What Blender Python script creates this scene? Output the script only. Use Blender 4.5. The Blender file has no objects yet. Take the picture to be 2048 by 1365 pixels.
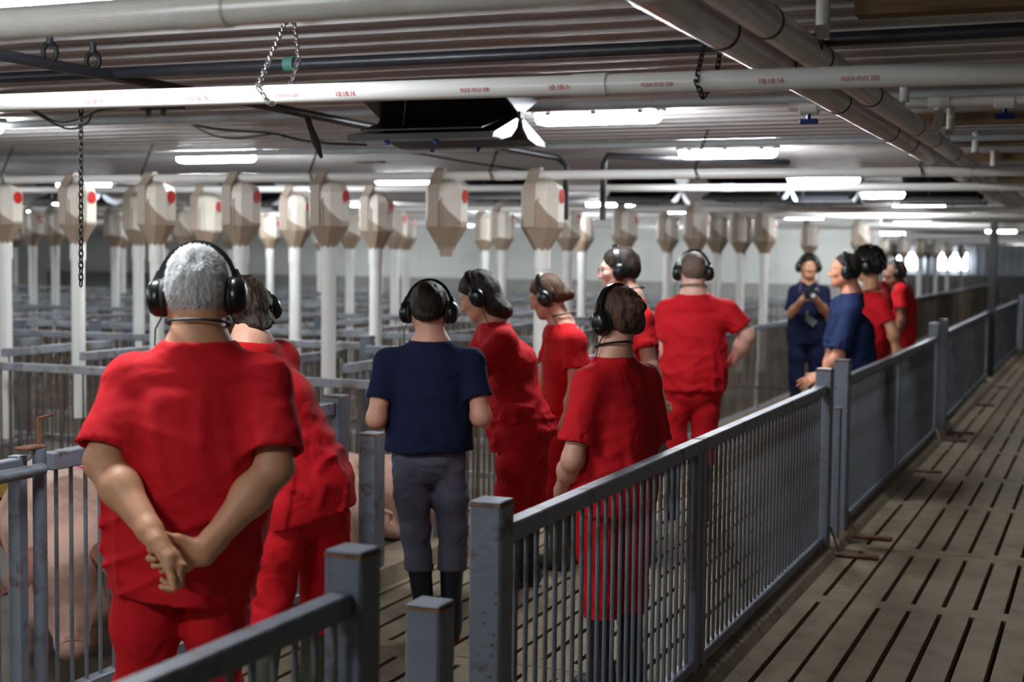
import bpy, bmesh, math, random
import numpy as np
from math import sin, cos, pi, radians, atan2, sqrt
from mathutils import Vector, Matrix, Euler

scene = bpy.context.scene
COL = scene.collection
random.seed(7)

# ------------------------------------------------------------------ camera
F_PX, IMG_W, IMG_H = 2844.0, 2048.0, 1365.0
YAW = atan2(1189, F_PX); PITCH = atan2(170.5, F_PX); ROLL = 0.011; CAM_H = 1.65
_fw = Vector((-sin(YAW) * cos(PITCH), cos(YAW) * cos(PITCH), -sin(PITCH)))
_r0 = Vector((cos(YAW), sin(YAW), 0)); _u0 = _r0.cross(_fw)
_rt = _r0 * cos(ROLL) + _u0 * sin(ROLL); _up = -_r0 * sin(ROLL) + _u0 * cos(ROLL)
CAM = Vector((0, 0, CAM_H))
cam_data = bpy.data.cameras.new('camera')
cam_data.sensor_width = 36.0
cam_data.lens = F_PX / IMG_W * 36.0
cam_data.clip_start = 0.05; cam_data.clip_end = 200
cam_data.dof.use_dof = True
cam_data.dof.focus_distance = 4.9
cam_data.dof.aperture_fstop = 2.6
cam = bpy.data.objects.new('camera', cam_data); COL.objects.link(cam)
M = Matrix.Identity(4)
for i in range(3):
    M[i][0] = _rt[i]; M[i][1] = _up[i]; M[i][2] = -_fw[i]; M[i][3] = CAM[i]
cam.matrix_world = M
scene.camera = cam

def at_depth(px, py, d):
    """photo pixel + distance along the view axis -> world point"""
    return CAM + (_fw + _rt * ((px - IMG_W / 2) / F_PX) - _up * ((py - IMG_H / 2) / F_PX)) * d
def at_plane(px, py, axis, val):
    d = _fw + _rt * ((px - IMG_W / 2) / F_PX) - _up * ((py - IMG_H / 2) / F_PX)
    t = (val - CAM[axis]) / d[axis]
    return CAM + d * t

# ------------------------------------------------------------------ world and exposure
world = bpy.data.worlds.new('world'); scene.world = world; world.use_nodes = True
world.node_tree.nodes['Background'].inputs[0].default_value = (0.75, 0.82, 0.9, 1)
world.node_tree.nodes['Background'].inputs[1].default_value = 0.25
scene.view_settings.view_transform = 'Standard'
scene.view_settings.look = 'None'
scene.view_settings.gamma = 1.0
scene.view_settings.use_curve_mapping = False
scene.view_settings.exposure = 0.0
scene.cycles.use_denoising = True
scene.cycles.max_bounces = 8
scene.cycles.sample_clamp_indirect = 4.0
LAMP_STRENGTH = 125.0

# ------------------------------------------------------------------ materials
MATS = {}
def srgb(r, g, b):
    def c(v):
        v /= 255.0
        return v / 12.92 if v <= .04045 else ((v + .055) / 1.055) ** 2.4
    return (c(r), c(g), c(b), 1)
def mat(name, col, rough=.5, metal=0., var=.12, scale=8., bump=0., bscale=60., second=None, thr=(.55, .68), sscale=6., spec=.5, stretch=(1, 1, 1), emit=None, emit_s=0., sheen=0., sss=0.):
    """procedural principled material: base colour with soft noise variation, optional second colour in blotches, optional bump"""
    if name in MATS: return MATS[name]
    m = bpy.data.materials.new(name); m.use_nodes = True; MATS[name] = m
    nt = m.node_tree; N = nt.nodes; L = nt.links
    b = N['Principled BSDF']
    b.inputs['Roughness'].default_value = rough; b.inputs['Metallic'].default_value = metal
    b.inputs['Specular IOR Level'].default_value = spec
    if sheen: b.inputs['Sheen Weight'].default_value = sheen
    if sss:
        b.inputs['Subsurface Weight'].default_value = sss
        b.inputs['Subsurface Radius'].default_value = (.012, .005, .003)
    tc = N.new('ShaderNodeTexCoord'); mp = N.new('ShaderNodeMapping'); mp.inputs['Scale'].default_value = stretch
    L.new(tc.outputs['Object'], mp.inputs[0])
    n1 = N.new('ShaderNodeTexNoise'); n1.inputs['Scale'].default_value = scale; n1.inputs['Detail'].default_value = 4
    L.new(mp.outputs[0], n1.inputs[0])
    mr = N.new('ShaderNodeMapRange'); mr.inputs['From Min'].default_value = .3; mr.inputs['From Max'].default_value = .7
    mr.inputs['To Min'].default_value = 1 - var; mr.inputs['To Max'].default_value = 1 + var
    L.new(n1.outputs['Fac'], mr.inputs['Value'])
    mx = N.new('ShaderNodeMix'); mx.data_type = 'RGBA'; mx.blend_type = 'MULTIPLY'; mx.inputs['Factor'].default_value = 1
    mx.inputs[6].default_value = col; L.new(mr.outputs[0], mx.inputs[7])
    out = mx.outputs[2]
    if second:
        n2 = N.new('ShaderNodeTexNoise'); n2.inputs['Scale'].default_value = sscale; n2.inputs['Detail'].default_value = 6; n2.inputs['Roughness'].default_value = .65
        L.new(mp.outputs[0], n2.inputs[0])
        m2 = N.new('ShaderNodeMapRange'); m2.inputs['From Min'].default_value = thr[0]; m2.inputs['From Max'].default_value = thr[1]
        L.new(n2.outputs['Fac'], m2.inputs['Value'])
        mx2 = N.new('ShaderNodeMix'); mx2.data_type = 'RGBA'; mx2.inputs[7].default_value = second
        L.new(m2.outputs[0], mx2.inputs['Factor']); L.new(out, mx2.inputs[6]); out = mx2.outputs[2]
    L.new(out, b.inputs['Base Color'])
    if bump:
        n3 = N.new('ShaderNodeTexNoise'); n3.inputs['Scale'].default_value = bscale; n3.inputs['Detail'].default_value = 5
        L.new(mp.outputs[0], n3.inputs[0])
        bp = N.new('ShaderNodeBump'); bp.inputs['Strength'].default_value = bump; bp.inputs['Distance'].default_value = .01
        L.new(n3.outputs['Fac'], bp.inputs['Height']); L.new(bp.outputs[0], b.inputs['Normal'])
    if emit:
        b.inputs['Emission Color'].default_value = emit; b.inputs['Emission Strength'].default_value = emit_s
    return m

STEEL = mat('painted_steel', srgb(122, 129, 142), .42, .15, .14, 9, .25, 40, srgb(84, 62, 46), (.57, .68), 9)
STEEL_D = mat('worn_painted_steel', srgb(108, 116, 128), .45, .15, .2, 7, .3, 30, srgb(66, 48, 34), (.50, .66), 7)
BAR = mat('bar_steel', srgb(112, 118, 126), .45, .2, .2, 6, .2, 50, srgb(70, 54, 40), (.50, .68), 5)
BAR_D = mat('dirty_bar_steel', srgb(96, 84, 72), .55, .1, .3, 4, .2, 50, srgb(66, 50, 36), (.45, .65), 3)
PENST = mat('pen_rail_steel', srgb(136, 140, 148), .5, .1, .2, 7, .3, 30, srgb(96, 84, 72), (.5, .68), 6)
RUST = mat('rusty_plate', srgb(120, 78, 48), .75, .1, .25, 20, .4, 60, srgb(70, 44, 28), (.5, .65), 12)
CONC = mat('concrete', srgb(134, 120, 98), .78, 0, .16, 5, .35, 45, srgb(98, 84, 66), (.50, .74), 3.5)
CONC_W = mat('pale_concrete_band', srgb(150, 150, 145), .8, 0, .15, 2, .2, 30, srgb(112, 108, 98), (.5, .7), 2)
PENFL = mat('dirty_pen_floor', srgb(74, 62, 50), .6, 0, .25, 4, .4, 30, srgb(44, 36, 28), (.45, .7), 3)
PIT = mat('pit_dark', srgb(26, 22, 18), .9, 0, .1)
CEIL = mat('ceiling_sheet', srgb(190, 186, 186), .42, .1, .06, 3, 0, 10, srgb(150, 138, 128), (.55, .85), 2.5)
WALL = mat('white_wall_panel', srgb(206, 208, 204), .6, 0, .05, 1.2, 0, 10, srgb(180, 176, 160), (.58, .85), 1.5)
WALLM = mat('ribbed_wall_steel', srgb(178, 182, 190), .4, .3, .08, 2)
PVC = mat('white_pvc', srgb(232, 231, 228), .3, 0, .03, 5, 0, 10, srgb(200, 190, 178), (.6, .9), 3)
PVC_OLD = mat('dusty_pvc', srgb(224, 220, 214), .25, 0, .06, 5, 0, 10, srgb(184, 172, 158), (.5, .85), 3)
BLACKP = mat('black_plastic', srgb(22, 23, 27), .32, 0, .1, 10)
RUBBER = mat('black_rubber', srgb(18, 18, 20), .55, 0, .1, 10)
DARKPIPE = mat('dark_pipe', srgb(44, 46, 52), .4, .1, .15, 10, .1, 40, srgb(80, 70, 60), (.6, .8), 6)
GALV = mat('galvanised_chain', srgb(165, 165, 162), .35, .8, .1, 30)
BLKCHAIN = mat('blackened_chain', srgb(40, 36, 36), .5, .6, .2, 30)
TIMBER = mat('timber_joist', srgb(120, 92, 58), .7, 0, .25, 6, .2, 30, srgb(82, 60, 36), (.45, .7), 4, stretch=(1, 14, 14))
TRAY = mat('fixture_grey', srgb(170, 176, 174), .45, 0, .05)
LENS = mat('lit_lens', srgb(240, 244, 248), .4, 0, 0, emit=(.92, .97, 1, 1), emit_s=LAMP_STRENGTH)
REDDISC = mat('red_indicator', srgb(205, 28, 26), .25, 0, .06)
BLUE = mat('blue_handle', srgb(24, 62, 168), .35, 0, .05)
INK = mat('red_ink', srgb(196, 40, 64), .6, 0, .15, 60)
STRIP = mat('scale_strip_white', srgb(228, 220, 208), .5, 0, .05)
SILVER = mat('flap_end_white', srgb(205, 212, 226), .35, 0, .08, 10)
CABLE = mat('green_black_cable', srgb(32, 44, 40), .5)
BOXG = mat('grey_box', srgb(170, 174, 176), .45)
STRAW = mat('yellow_feed', srgb(190, 160, 70), .8, 0, .3, 20, .3)

# ------------------------------------------------------------------ mesh helpers
class MB:
    def __init__(s): s.v = []; s.f = []
    def add(s, vs, fs):
        o = len(s.v); s.v += [tuple(v) for v in vs]; s.f += [tuple(i + o for i in f) for f in fs]; return s
    def box(s, c, sz, rot=None, taper=None):
        x, y, z = sz[0] / 2, sz[1] / 2, sz[2] / 2
        vs = [Vector((a * x, b * y, d * z)) for d in (-1, 1) for a, b in ((-1, -1), (1, -1), (1, 1), (-1, 1))]
        if rot is not None: vs = [rot @ v for v in vs]
        c = Vector(c)
        return s.add([v + c for v in vs], [(3, 2, 1, 0), (4, 5, 6, 7), (0, 1, 5, 4), (1, 2, 6, 5), (2, 3, 7, 6), (3, 0, 4, 7)])
    def bbox(s, c, sz, bev=.004, rot=None):
        """chamfered box"""
        bm = bmesh.new(); bmesh.ops.create_cube(bm, size=1)
        for v in bm.verts: v.co = Vector((v.co.x * sz[0], v.co.y * sz[1], v.co.z * sz[2]))
        bmesh.ops.bevel(bm, geom=list(bm.edges), offset=bev, segments=1, affect='EDGES')
        vs = []; 
        for i, v in enumerate(bm.verts): v.index = i
        for v in bm.verts:
            p = v.co.copy()
            if rot is not None: p = rot @ p
            vs.append(p + Vector(c))
        s.add(vs, [[v.index for v in f.verts] for f in bm.faces]); bm.free(); return s
    def tube(s, pts, r, n=8, cap=True, closed=False):
        pts = [Vector(p) for p in pts]; k = len(pts); rs = r if isinstance(r, (list, tuple)) else [r] * k
        vs = []; ref = None
        for i, p in enumerate(pts):
            if closed: d = pts[(i + 1) % k] - pts[i - 1]
            else: d = pts[min(i + 1, k - 1)] - pts[max(i - 1, 0)]
            d.normalize()
            if ref is None:
                ref = Vector((0, 0, 1)) if abs(d.z) < .9 else Vector((1, 0, 0))
            a = d.cross(ref).normalized(); b = a.cross(d).normalized(); ref = b
            vs += [p + a * rs[i] * cos(2 * pi * j / n) + b * rs[i] * sin(2 * pi * j / n) for j in range(n)]
        fs = []
        for i in range(k if closed else k - 1):
            i2 = (i + 1) % k
            for j in range(n):
                j2 = (j + 1) % n
                fs.append((i * n + j, i * n + j2, i2 * n + j2, i2 * n + j))
        if cap and not closed:
            fs.append(tuple(range(n))[::-1]); fs.append(tuple((k - 1) * n + j for j in range(n)))
        return s.add(vs, fs)
    def prism(s, prof, axis, a, b):
        """extrude a 2-D profile (list of (p,q)) along axis 0/1/2 from a to b"""
        def P3(t, pq):
            if axis == 0: return (t, pq[0], pq[1])
            if axis == 1: return (pq[0], t, pq[1])
            return (pq[0], pq[1], t)
        n = len(prof)
        vs = [P3(a, q) for q in prof] + [P3(b, q) for q in prof]
        fs = [(j, (j + 1) % n, n + (j + 1) % n, n + j) for j in range(n)] + [tuple(range(n))[::-1], tuple(range(n, 2 * n))]
        return s.add(vs, fs)
    def sphere(s, c, r, n=10, m=7, sc=(1, 1, 1)):
        c = Vector(c); vs = [c + Vector((0, 0, r * sc[2]))]
        for i in range(1, m):
            t = pi * i / m
            vs += [c + Vector((r * sc[0] * sin(t) * cos(2 * pi * j / n), r * sc[1] * sin(t) * sin(2 * pi * j / n), r * sc[2] * cos(t))) for j in range(n)]
        vs.append(c - Vector((0, 0, r * sc[2])))
        fs = [(0, 1 + j, 1 + (j + 1) % n) for j in range(n)]
        for i in range(m - 2):
            for j in range(n):
                fs.append((1 + i * n + j, 1 + (i + 1) * n + j, 1 + (i + 1) * n + (j + 1) % n, 1 + i * n + (j + 1) % n))
        last = len(vs) - 1; o = 1 + (m - 2) * n
        fs += [(o + j, last, o + (j + 1) % n) for j in range(n)]
        return s.add(vs, fs)
    def mesh(s, name, m, smooth=False):
        me = bpy.data.meshes.new(name); me.from_pydata(s.v, [], s.f)
        bm = bmesh.new(); bm.from_mesh(me); bmesh.ops.recalc_face_normals(bm, faces=bm.faces); bm.to_mesh(me); bm.free()
        if smooth:
            me.polygons.foreach_set('use_smooth', [True] * len(me.polygons))
            try: me.set_sharp_from_angle(angle=radians(42))
            except Exception: pass
        me.materials.append(m); me.update(); return me
    def build(s, name, m, parent=None, smooth=False):
        return link(name, s.mesh(name, m, smooth), parent)

def link(name, me, parent=None, loc=None):
    o = bpy.data.objects.new(name, me); COL.objects.link(o)
    if parent is not None: o.parent = parent
    if loc is not None: o.location = loc
    return o
def empty(name, loc=(0, 0, 0), rz=0.):
    o = bpy.data.objects.new(name, None); COL.objects.link(o); o.location = loc; o.rotation_euler.z = rz
    o.empty_display_size = .1; return o
def tag(o, label=None, cat=None, group=None, kind=None):
    if label: o['label'] = label
    if cat: o['category'] = cat
    if group: o['group'] = group
    if kind: o['kind'] = kind
    return o
def thing(name, label, cat, loc=(0, 0, 0), rz=0., group=None):
    return tag(empty(name, loc, rz), label, cat, group)
def copy_tree(o, loc, rz=None, label=None, parent=None):
    c = o.copy(); COL.objects.link(c); c.parent = parent
    if parent is None:
        c.location = loc
        if rz is not None: c.rotation_euler.z = rz
    if label: c['label'] = label
    for ch in o.children: copy_tree(ch, None, parent=c)
    return c

# ------------------------------------------------------------------ the building
FENCE_X, PEN_X = -1.43, -3.35
fl = tag(MB().box((-9, 24, -.42), (30, 60, .04)).build('floor', PIT), kind='structure')
# slotted concrete panels of both alleys
PW, PL = 1.128, 2.99
def panel_mesh(n=8):
    m = MB(); pitch = PW / n; gap = .024; t = .12
    rows = ((.105, 1.585), (1.73, PL - .105))
    ys = (.006, rows[0][0], rows[0][1], rows[1][0], rows[1][1], PL - .006)
    for i in range(n):
        a = i * pitch + (gap / 2 if i else .010); b = (i + 1) * pitch - (gap / 2 if i < n - 1 else .010)
        m.box(((a + b) / 2, PL / 2, -t / 2), (b - a, PL - .012, t))
    for y0, y1 in ((ys[0], ys[1]), (ys[2], ys[3]), (ys[4], ys[5])):
        for i in range(n - 1):
            m.box(((i + 1) * pitch, (y0 + y1) / 2, -t / 2 - .0008), (gap + .002, y1 - y0, t))
    return m.mesh('concrete_slat_panel', CONC)
pm = panel_mesh()
for ix in range(4):
    for iy in range(-1, 9):
        link('concrete_slat_panel', pm, fl, (-3.35 + ix * PW + .001, 5.24 + (iy - 1) * PL, 0))
MB().box((-1.1, 43, -.05), (4.5, 27.5, .1)).build('alley_slab', CONC, fl)
MB().box((-12.85, 24, -.06), (18.95, 60, .1)).build('pen_slab', PENFL, fl)
MB().box((2.3, 24, -.06), (2.2, 60, .1)).build('side_slab', CONC, fl)
# low kerb under the alley fence
tag(MB().prism([(-1.52, -.0), (-1.52, .055), (-1.41, .055), (-1.365, .035), (-1.335, 0)], 1, 3.3, 30).build('kerb', CONC), kind='structure')

def ceiling_mesh():
    m = MB(); pitch = .229; z0 = 2.44
    y = -4.0; prof = []
    while y < 56:
        prof += [(y, z0), (y + .085, z0), (y + .097, z0 - .008), (y + .117, z0 - .008), (y + .129, z0), (y + .163, z0), (y + .180, z0 - .024), (y + .212, z0 - .024)]
        y += pitch
    n = len(prof)
    vs = [(-23, a, b) for a, b in prof] + [(3.4, a, b) for a, b in prof]
    fs = [(i, i + 1, n + i + 1, n + i) for i in range(n - 1)]
    m.add(vs, fs); return m
tag(ceiling_mesh().build('ceiling', CEIL), kind='structure')
tag(MB().box((-10, 25.5, 3.0), (28, 63, .05)).build('roof', TIMBER), kind='structure')
# end wall of the pen room with a concrete band below, open passage beside it
wf = tag(MB().box((-13.4, 26.1, 1.82), (19.2, .12, 1.26)).build('wall_far', WALL), kind='structure')
MB().box((-13.4, 26.06, .6), (19.2, .22, 1.19)).build('concrete_band', CONC_W, wf)
MB().box((-3.83, 26.1, 1.22), (.10, .2, 2.42)).build('corner_post', PVC, wf)
for k in range(15):
    MB().box((-4.4 - k * 1.22, 26.035, 1.82), (.03, .012, 1.24)).build('panel_joint', WALL, wf)
tag(MB().box((-22.5, 25.5, 1.22), (.2, 63, 2.44)).build('wall_left', WALL), kind='structure')
tag(MB().box((-10, -4, 1.22), (28, .2, 2.44)).build('wall_back', WALL), kind='structure')
def ribbed(name, axis, pos, a, b, z0, z1, m):
    q = MB(); prof = []; t = a
    while t < b:
        prof += [(t, 0), (t + .16, 0), (t + .18, .03), (t + .22, .03), (t + .24, 0)]; t += .3
    n = len(prof); vs = []
    for z in (z0, z1):
        for p, o in prof: vs.append((p, pos + (-o), z) if axis == 0 else (pos - o, p, z))
    q.add(vs, [(i, i + 1, n + i + 1, n + i) for i in range(n - 1)])
    return tag(q.build(name, m), kind='structure')
ribbed('wall_right', 1, 3.3, -4, 56, 0, 2.44, WALLM)
we = ribbed('wall_end', 0, 55, -23, 3.4, 1.15, 2.44, WALLM)
MB().box((-10, 54.95, .57), (26, .2, 1.14)).build('concrete_band', CONC_W, we)
# daylight windows in the end wall
DAY = mat('daylight_pane', srgb(250, 252, 255), .3, 0, 0, emit=(.9, .96, 1, 1), emit_s=9.0)
for i, x in enumerate((-8.6, -6.9, -5.3)):
    w = tag(MB().box((x, 54.80, 1.62), (1.0, .04, .62)).build('window_%d' % (i + 1), DAY), kind='structure')
    for a, b, c, d in ((0, .34, 1.1, .06), (0, -.34, 1.1, .06), (-.53, 0, .06, .74), (.53, 0, .06, .74), (0, 0, .04, .62)):
        MB().box((x + a, 54.77, 1.62 + b), (c, .06, d)).build('window_frame', PVC, w)

# timber joists over the side alley
for i, y in enumerate((4.25, 7.75, 9.2, 10.7, 12.2, 13.7, 15.2)):
    o = MB().box((.95, y, 2.385), (3.9 if i else 3.3, .09, .06)).build('timber_joist', TIMBER)
    tag(o, 'stained timber joist running under the ribbed ceiling over the side alley', 'beam', 'timber joists over the side alley')
# ------------------------------------------------------------------ feed lines (white auger pipes across the room)
def lettering(parent, txt, loc, size, rot, m=INK):
    cu = bpy.data.curves.new('lettering', 'FONT'); cu.body = txt; cu.size = size; cu.align_x = 'CENTER'; cu.align_y = 'CENTER'
    cu.materials.append(m); cu.extrude = .0002
    tmp = bpy.data.objects.new('lettering', cu); me = bpy.data.meshes.new_from_object(tmp); bpy.data.objects.remove(tmp); bpy.data.curves.remove(cu)
    if not me.materials: me.materials.append(m)
    o = link('lettering', me, parent, loc); o.rotation_euler = rot
    return o
def feed_line(y, z0, z1, x0, x1, r, label, couplers=(), m=PVC, sag=0., words=()):
    t = thing('feed_pipe', label, 'pipe', ((x0 + x1) / 2, y, 0))
    cx = (x0 + x1) / 2; n = 14
    zf = lambda x: z0 + (z1 - z0) * (x - x0) / (x1 - x0)
    MB().tube([(x0 - cx, 0, zf(x0)), (0, 0, zf(cx)), (x1 - cx, 0, zf(x1))], r, 20).build('pipe_run', m, t, True)
    for c in couplers:
        q = MB().tube([(c - .05 - cx, 0, zf(c)), (c + .05 - cx, 0, zf(c))], r * 1.10, 20).build('coupling', m, t, True)
    for (wx, txt, s) in words:
        a = radians(16)
        lettering(t, txt, (wx - cx, -(r + .0008) * cos(a), zf(wx) - (r + .0008) * sin(a)), s, (radians(90) + a, 0, 0))
    return t
p1 = feed_line(2.2, 2.092, 2.085, -4.5, 2.6, .030, 'thick white feed pipe under the ceiling, first in the row of cross pipes', (-1.53,), PVC_OLD)
W2 = [(-3.02, '10:18:16', .021), (-2.79, 'FLEX-FLO 220', .015), (-2.62, '10:18:16', .021), (-2.3, 'FLEX-FLO 220', .013), (-2.10, '10:18:16', .020), (-1.68, 'FLEX-FLO 220', .015), (-1.42, '10:18:16', .021), (-1.14, 'FLEX-FLO 220', .015), (-.83, '10:18:16', .020), (-.6, 'FLEX-FLO 220', .016)]
p2 = feed_line(3.75, 2.158, 2.095, -5.5, 2.6, .029, 'white feed pipe with red printed lettering hung on steel chains', (-1.34,), PVC, words=W2)
p3 = feed_line(8.5, 2.212, 2.145, -16, 2.8, .030, 'white feed pipe carrying the row of feed dispensers with red discs', (-6.0, -3.62, -.78, -.40), PVC, words=[(-.26, '10:18:16', .030)])
p4 = feed_line(10.3, 2.240, 2.14, -17, 2.8, .028, 'white feed pipe carrying dispensers with paper scale strips', (-8.9, -4.75, -2.6), PVC)
p5 = feed_line(14.4, 2.20, 2.13, -19, 2.8, .030, 'white feed pipe behind the dispensers with scale strips', (-9, -5), PVC)
p6 = feed_line(16.5, 2.20, 2.13, -20, 2.8, .030, 'white feed pipe over the second double row of pens', (-9, -5), PVC)
p7 = feed_line(20.8, 2.20, 2.13, -21, 2.8, .030, 'white feed pipe one row before the white end wall', (-9, -5), PVC)
p8 = feed_line(22.8, 2.20, 2.13, -21, 2.8, .030, 'white feed pipe closest to the white end wall', (-9, -5), PVC)

# ------------------------------------------------------------------ feed dispensers
def dispenser_mat(name, cx, slope, lvl):
    """aged translucent plastic, feed showing through below a slanted fill line (object coordinates)"""
    m = bpy.data.materials.new(name); m.use_nodes = True; nt = m.node_tree; N = nt.nodes; L = nt.links
    b = N['Principled BSDF']; b.inputs['Roughness'].default_value = .38
    tc = N.new('ShaderNodeTexCoord'); sp = N.new('ShaderNodeSeparateXYZ'); L.new(tc.outputs['Object'], sp.inputs[0])
    ma = N.new('ShaderNodeMath'); ma.operation = 'ABSOLUTE'
    ms = N.new('ShaderNodeMath'); ms.operation = 'SUBTRACT'; ms.inputs[1].default_value = cx; L.new(sp.outputs[0], ms.inputs[0]); L.new(ms.outputs[0], ma.inputs[0])
    mm = N.new('ShaderNodeMath'); mm.operation = 'MULTIPLY_ADD'; mm.inputs[1].default_value = slope; L.new(ma.outputs[0], mm.inputs[0]); L.new(sp.outputs[2], mm.inputs[2])
    mr = N.new('ShaderNodeMapRange'); mr.inputs['From Min'].default_value = lvl - .006; mr.inputs['From Max'].default_value = lvl + .006
    L.new(mm.outputs[0], mr.inputs['Value'])
    nz = N.new('ShaderNodeTexNoise'); nz.inputs['Scale'].default_value = 9; L.new(tc.outputs['Object'], nz.inputs[0])
    c1 = N.new('ShaderNodeMix'); c1.data_type = 'RGBA'; c1.inputs[6].default_value = srgb(240, 234, 224); c1.inputs[7].default_value = srgb(216, 204, 186); L.new(nz.outputs['Fac'], c1.inputs['Factor'])
    c2 = N.new('ShaderNodeMix'); c2.data_type = 'RGBA'; c2.inputs[6].default_value = srgb(158, 138, 120); L.new(c1.outputs[2], c2.inputs[7]); L.new(mr.outputs[0], c2.inputs['Factor'])
    L.new(c2.outputs[2], b.inputs['Base Color']); return m
DM = [dispenser_mat('dispenser_plastic_%d' % i, 0, s, l) for i, (s, l) in enumerate(((.9, -.20), (.6, -.24), (1.1, -.16), (.2, -.33)))]
NECKM = mat('dispenser_strap', srgb(172, 156, 142), .45, 0, .08)

def loft(m, rings):
    """rings: list of (z, [(x,y)...]) with equal counts"""
    n = len(rings[0][1]); vs = []
    for z, pts in rings: vs += [(x, y, z) for x, y in pts]
    fs = []
    for i in range(len(rings) - 1):
        for j in range(n): fs.append((i * n + j, i * n + (j + 1) % n, (i + 1) * n + (j + 1) % n, (i + 1) * n + j))
    fs += [tuple(range(n)), tuple(range((len(rings) - 1) * n, len(rings) * n))[::-1]]
    return m.add(vs, fs)
def octo(w, d, c):
    w, d = w / 2, d / 2
    return [(-w + c, -d), (w - c, -d), (w, -d + c), (w, d - c), (w - c, d), (-w + c, d), (-w, d - c), (-w, -d + c)]
D_MESH = {}
def disp_parts(kind, mi):
    key = (kind, mi)
    if key in D_MESH: return D_MESH[key]
    w, d = .255, .215
    body = loft(MB(), [(-.045, octo(w * .62, d * .6, .03)), (-.065, octo(w * .86, d * .86, .045)), (-.105, octo(w, d, .055)), (-.335, octo(w, d, .055)), (-.46, octo(.115, .115, .033)), (-.482, octo(.108, .108, .03))]).mesh('dispenser_body', DM[mi], False)
    neck = MB()
    prof = []
    for k in range(13):
        a = radians(-60 + k * 23); prof.append((-.040 * cos(a) * 1.0, .040 * sin(a)))
    yy = [( -.111, -.33), (-.111, -.06), (-.046, -.0)] + [(-.042 * cos(radians(t)), .042 * sin(radians(t)) + .0) for t in range(20, 200, 20)]
    for i in range(len(yy) - 1):
        (y0, z0), (y1, z1) = yy[i], yy[i + 1]
        dv = Vector((0, y1 - y0, z1 - z0)); L_ = dv.length; ang = atan2(z1 - z0, y1 - y0)
        neck.box((-.045, (y0 + y1) / 2, (z0 + z1) / 2), (.072, L_ + .004, .012), Matrix.Rotation(ang, 3, 'X'))
    neck = neck.mesh('hanging_strap', NECKM)
    disc = MB().tube([(w / 2 - .004, 0, -.135), (w / 2 + .007, 0, -.135)], .046, 20).mesh('red_disc', REDDISC, True)
    rim = MB().tube([(w / 2 - .004, 0, -.135), (w / 2 + .003, 0, -.135)], .055, 20).mesh('disc_rim', STRIP, True)
    lid = loft(MB(), [(-.05, octo(.15, .12, .03)), (-.030, octo(.12, .09, .03)), (-.022, octo(.06, .05, .015))]).mesh('dust_cover', NECKM)
    stripm = MB().box((-.055, -d / 2 - .004, -.21), (.05, .003, .24)).mesh('scale_strip', STRIP)
    ticks = MB()
    rnd = random.Random(3)
    for k in range(11): ticks.box((-.055 + rnd.uniform(-.006, .006), -d / 2 - .0062, -.12 - k * .013), (rnd.uniform(.008, .02), .0012, .004))
    ticks.box((-.055, -d / 2 - .0062, -.185), (.003, .0012, .14))
    ticks = ticks.mesh('scale_marks', INK)
    rib = MB().box((.012, -d / 2 - .002, -.25), (.008, .012, .2)).mesh('seam_rib', NECKM)
    D_MESH[key] = dict(body=body, neck=neck, disc=disc, rim=rim, lid=lid, strip=stripm, ticks=ticks, rib=rib)
    return D_MESH[key]
TUBE = {}
def tube_mesh(L_):
    k = round(L_, 2)
    if k not in TUBE:
        TUBE[k] = (MB().tube([(0, 0, -.47), (0, 0, -.60)], .057, 18).mesh('tube_coupling', PVC, True), MB().tube([(0, 0, -.58), (0, 0, -.47 - k)], .050, 18).mesh('drop_tube', PVC, True))
    return TUBE[k]
def dispenser(x, y, z, kind, label, mi=0, tube=1.45, group=None, detail=2, lean=0.):
    t = thing('feed_dispenser', label, 'feeder', (x, y, z), lean, group)
    p = disp_parts(kind, mi)
    link('dispenser_body', p['body'], t)
    link('hanging_strap', p['neck'], t)
    link('red_disc', p['disc'], t)
    if detail > 1:
        link('disc_rim', p['rim'], t); link('dust_cover', p['lid'], t); link('seam_rib', p['rib'], t)
    if kind == 'strip':
        s = link('scale_strip', p['strip'], t)
        if detail > 1: link('scale_marks', p['ticks'], s)
    if tube:
        c, d = tube_mesh(tube); link('tube_coupling', c, t); link('drop_tube', d, t)
    else:
        link('spout', MB().tube([(0, 0, -.46), (0, 0, -.53)], [.056, .040], 14).mesh('spout', NECKM, True), t)
    return t
pipe_z = lambda p, x: p
# row on the third pipe: seven stations
row3 = [(-7.74, 0, 1.5, 'at the outer end of its pipe'),
        (-7.05, 1, 1.3, 'with a clear-edged fill line, behind the hanging black chain'),
        (-6.343, 2, 1.3, 'between the black chain and the grey-haired man'),
        (-5.625, 0, 1.3, 'standing directly behind the grey-haired man'),
        (-4.918, 2, 1.15, 'between the grey-haired man and the woman in navy shirt'),
        (-4.03, 2, 0, 'ending in an open spout without any drop tube'),
        (-3.352, 2, .70, 'with its tube beside the dark-haired woman with a bun')]
for x, mi, tb, l in row3:
    z = 2.212 + (2.145 - 2.212) * (x + 16) / 18.8
    dispenser(x, 8.5, z, 'plain', 'beige feed dispenser with red disc, ' + l, mi, tb)
row4 = [(-7.88, 3, 'showing dark feed all the way up'), (-7.17, 3, 'with a hazy empty body'), (-6.28, 1, 'the whitest one, lit from above'), (-5.52, 1, 'beside the plain dispenser behind the navy-shirted woman')]
for x, mi, l in row4:
    z = 2.240 + (2.155 - 2.240) * (x + 17) / 19.8
    dispenser(x, 10.3, z - .02, 'strip', 'feed dispenser with red-marked paper scale strip, ' + l, mi, 1.4)
G5 = 'feed dispensers over the second double row of pens'
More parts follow.
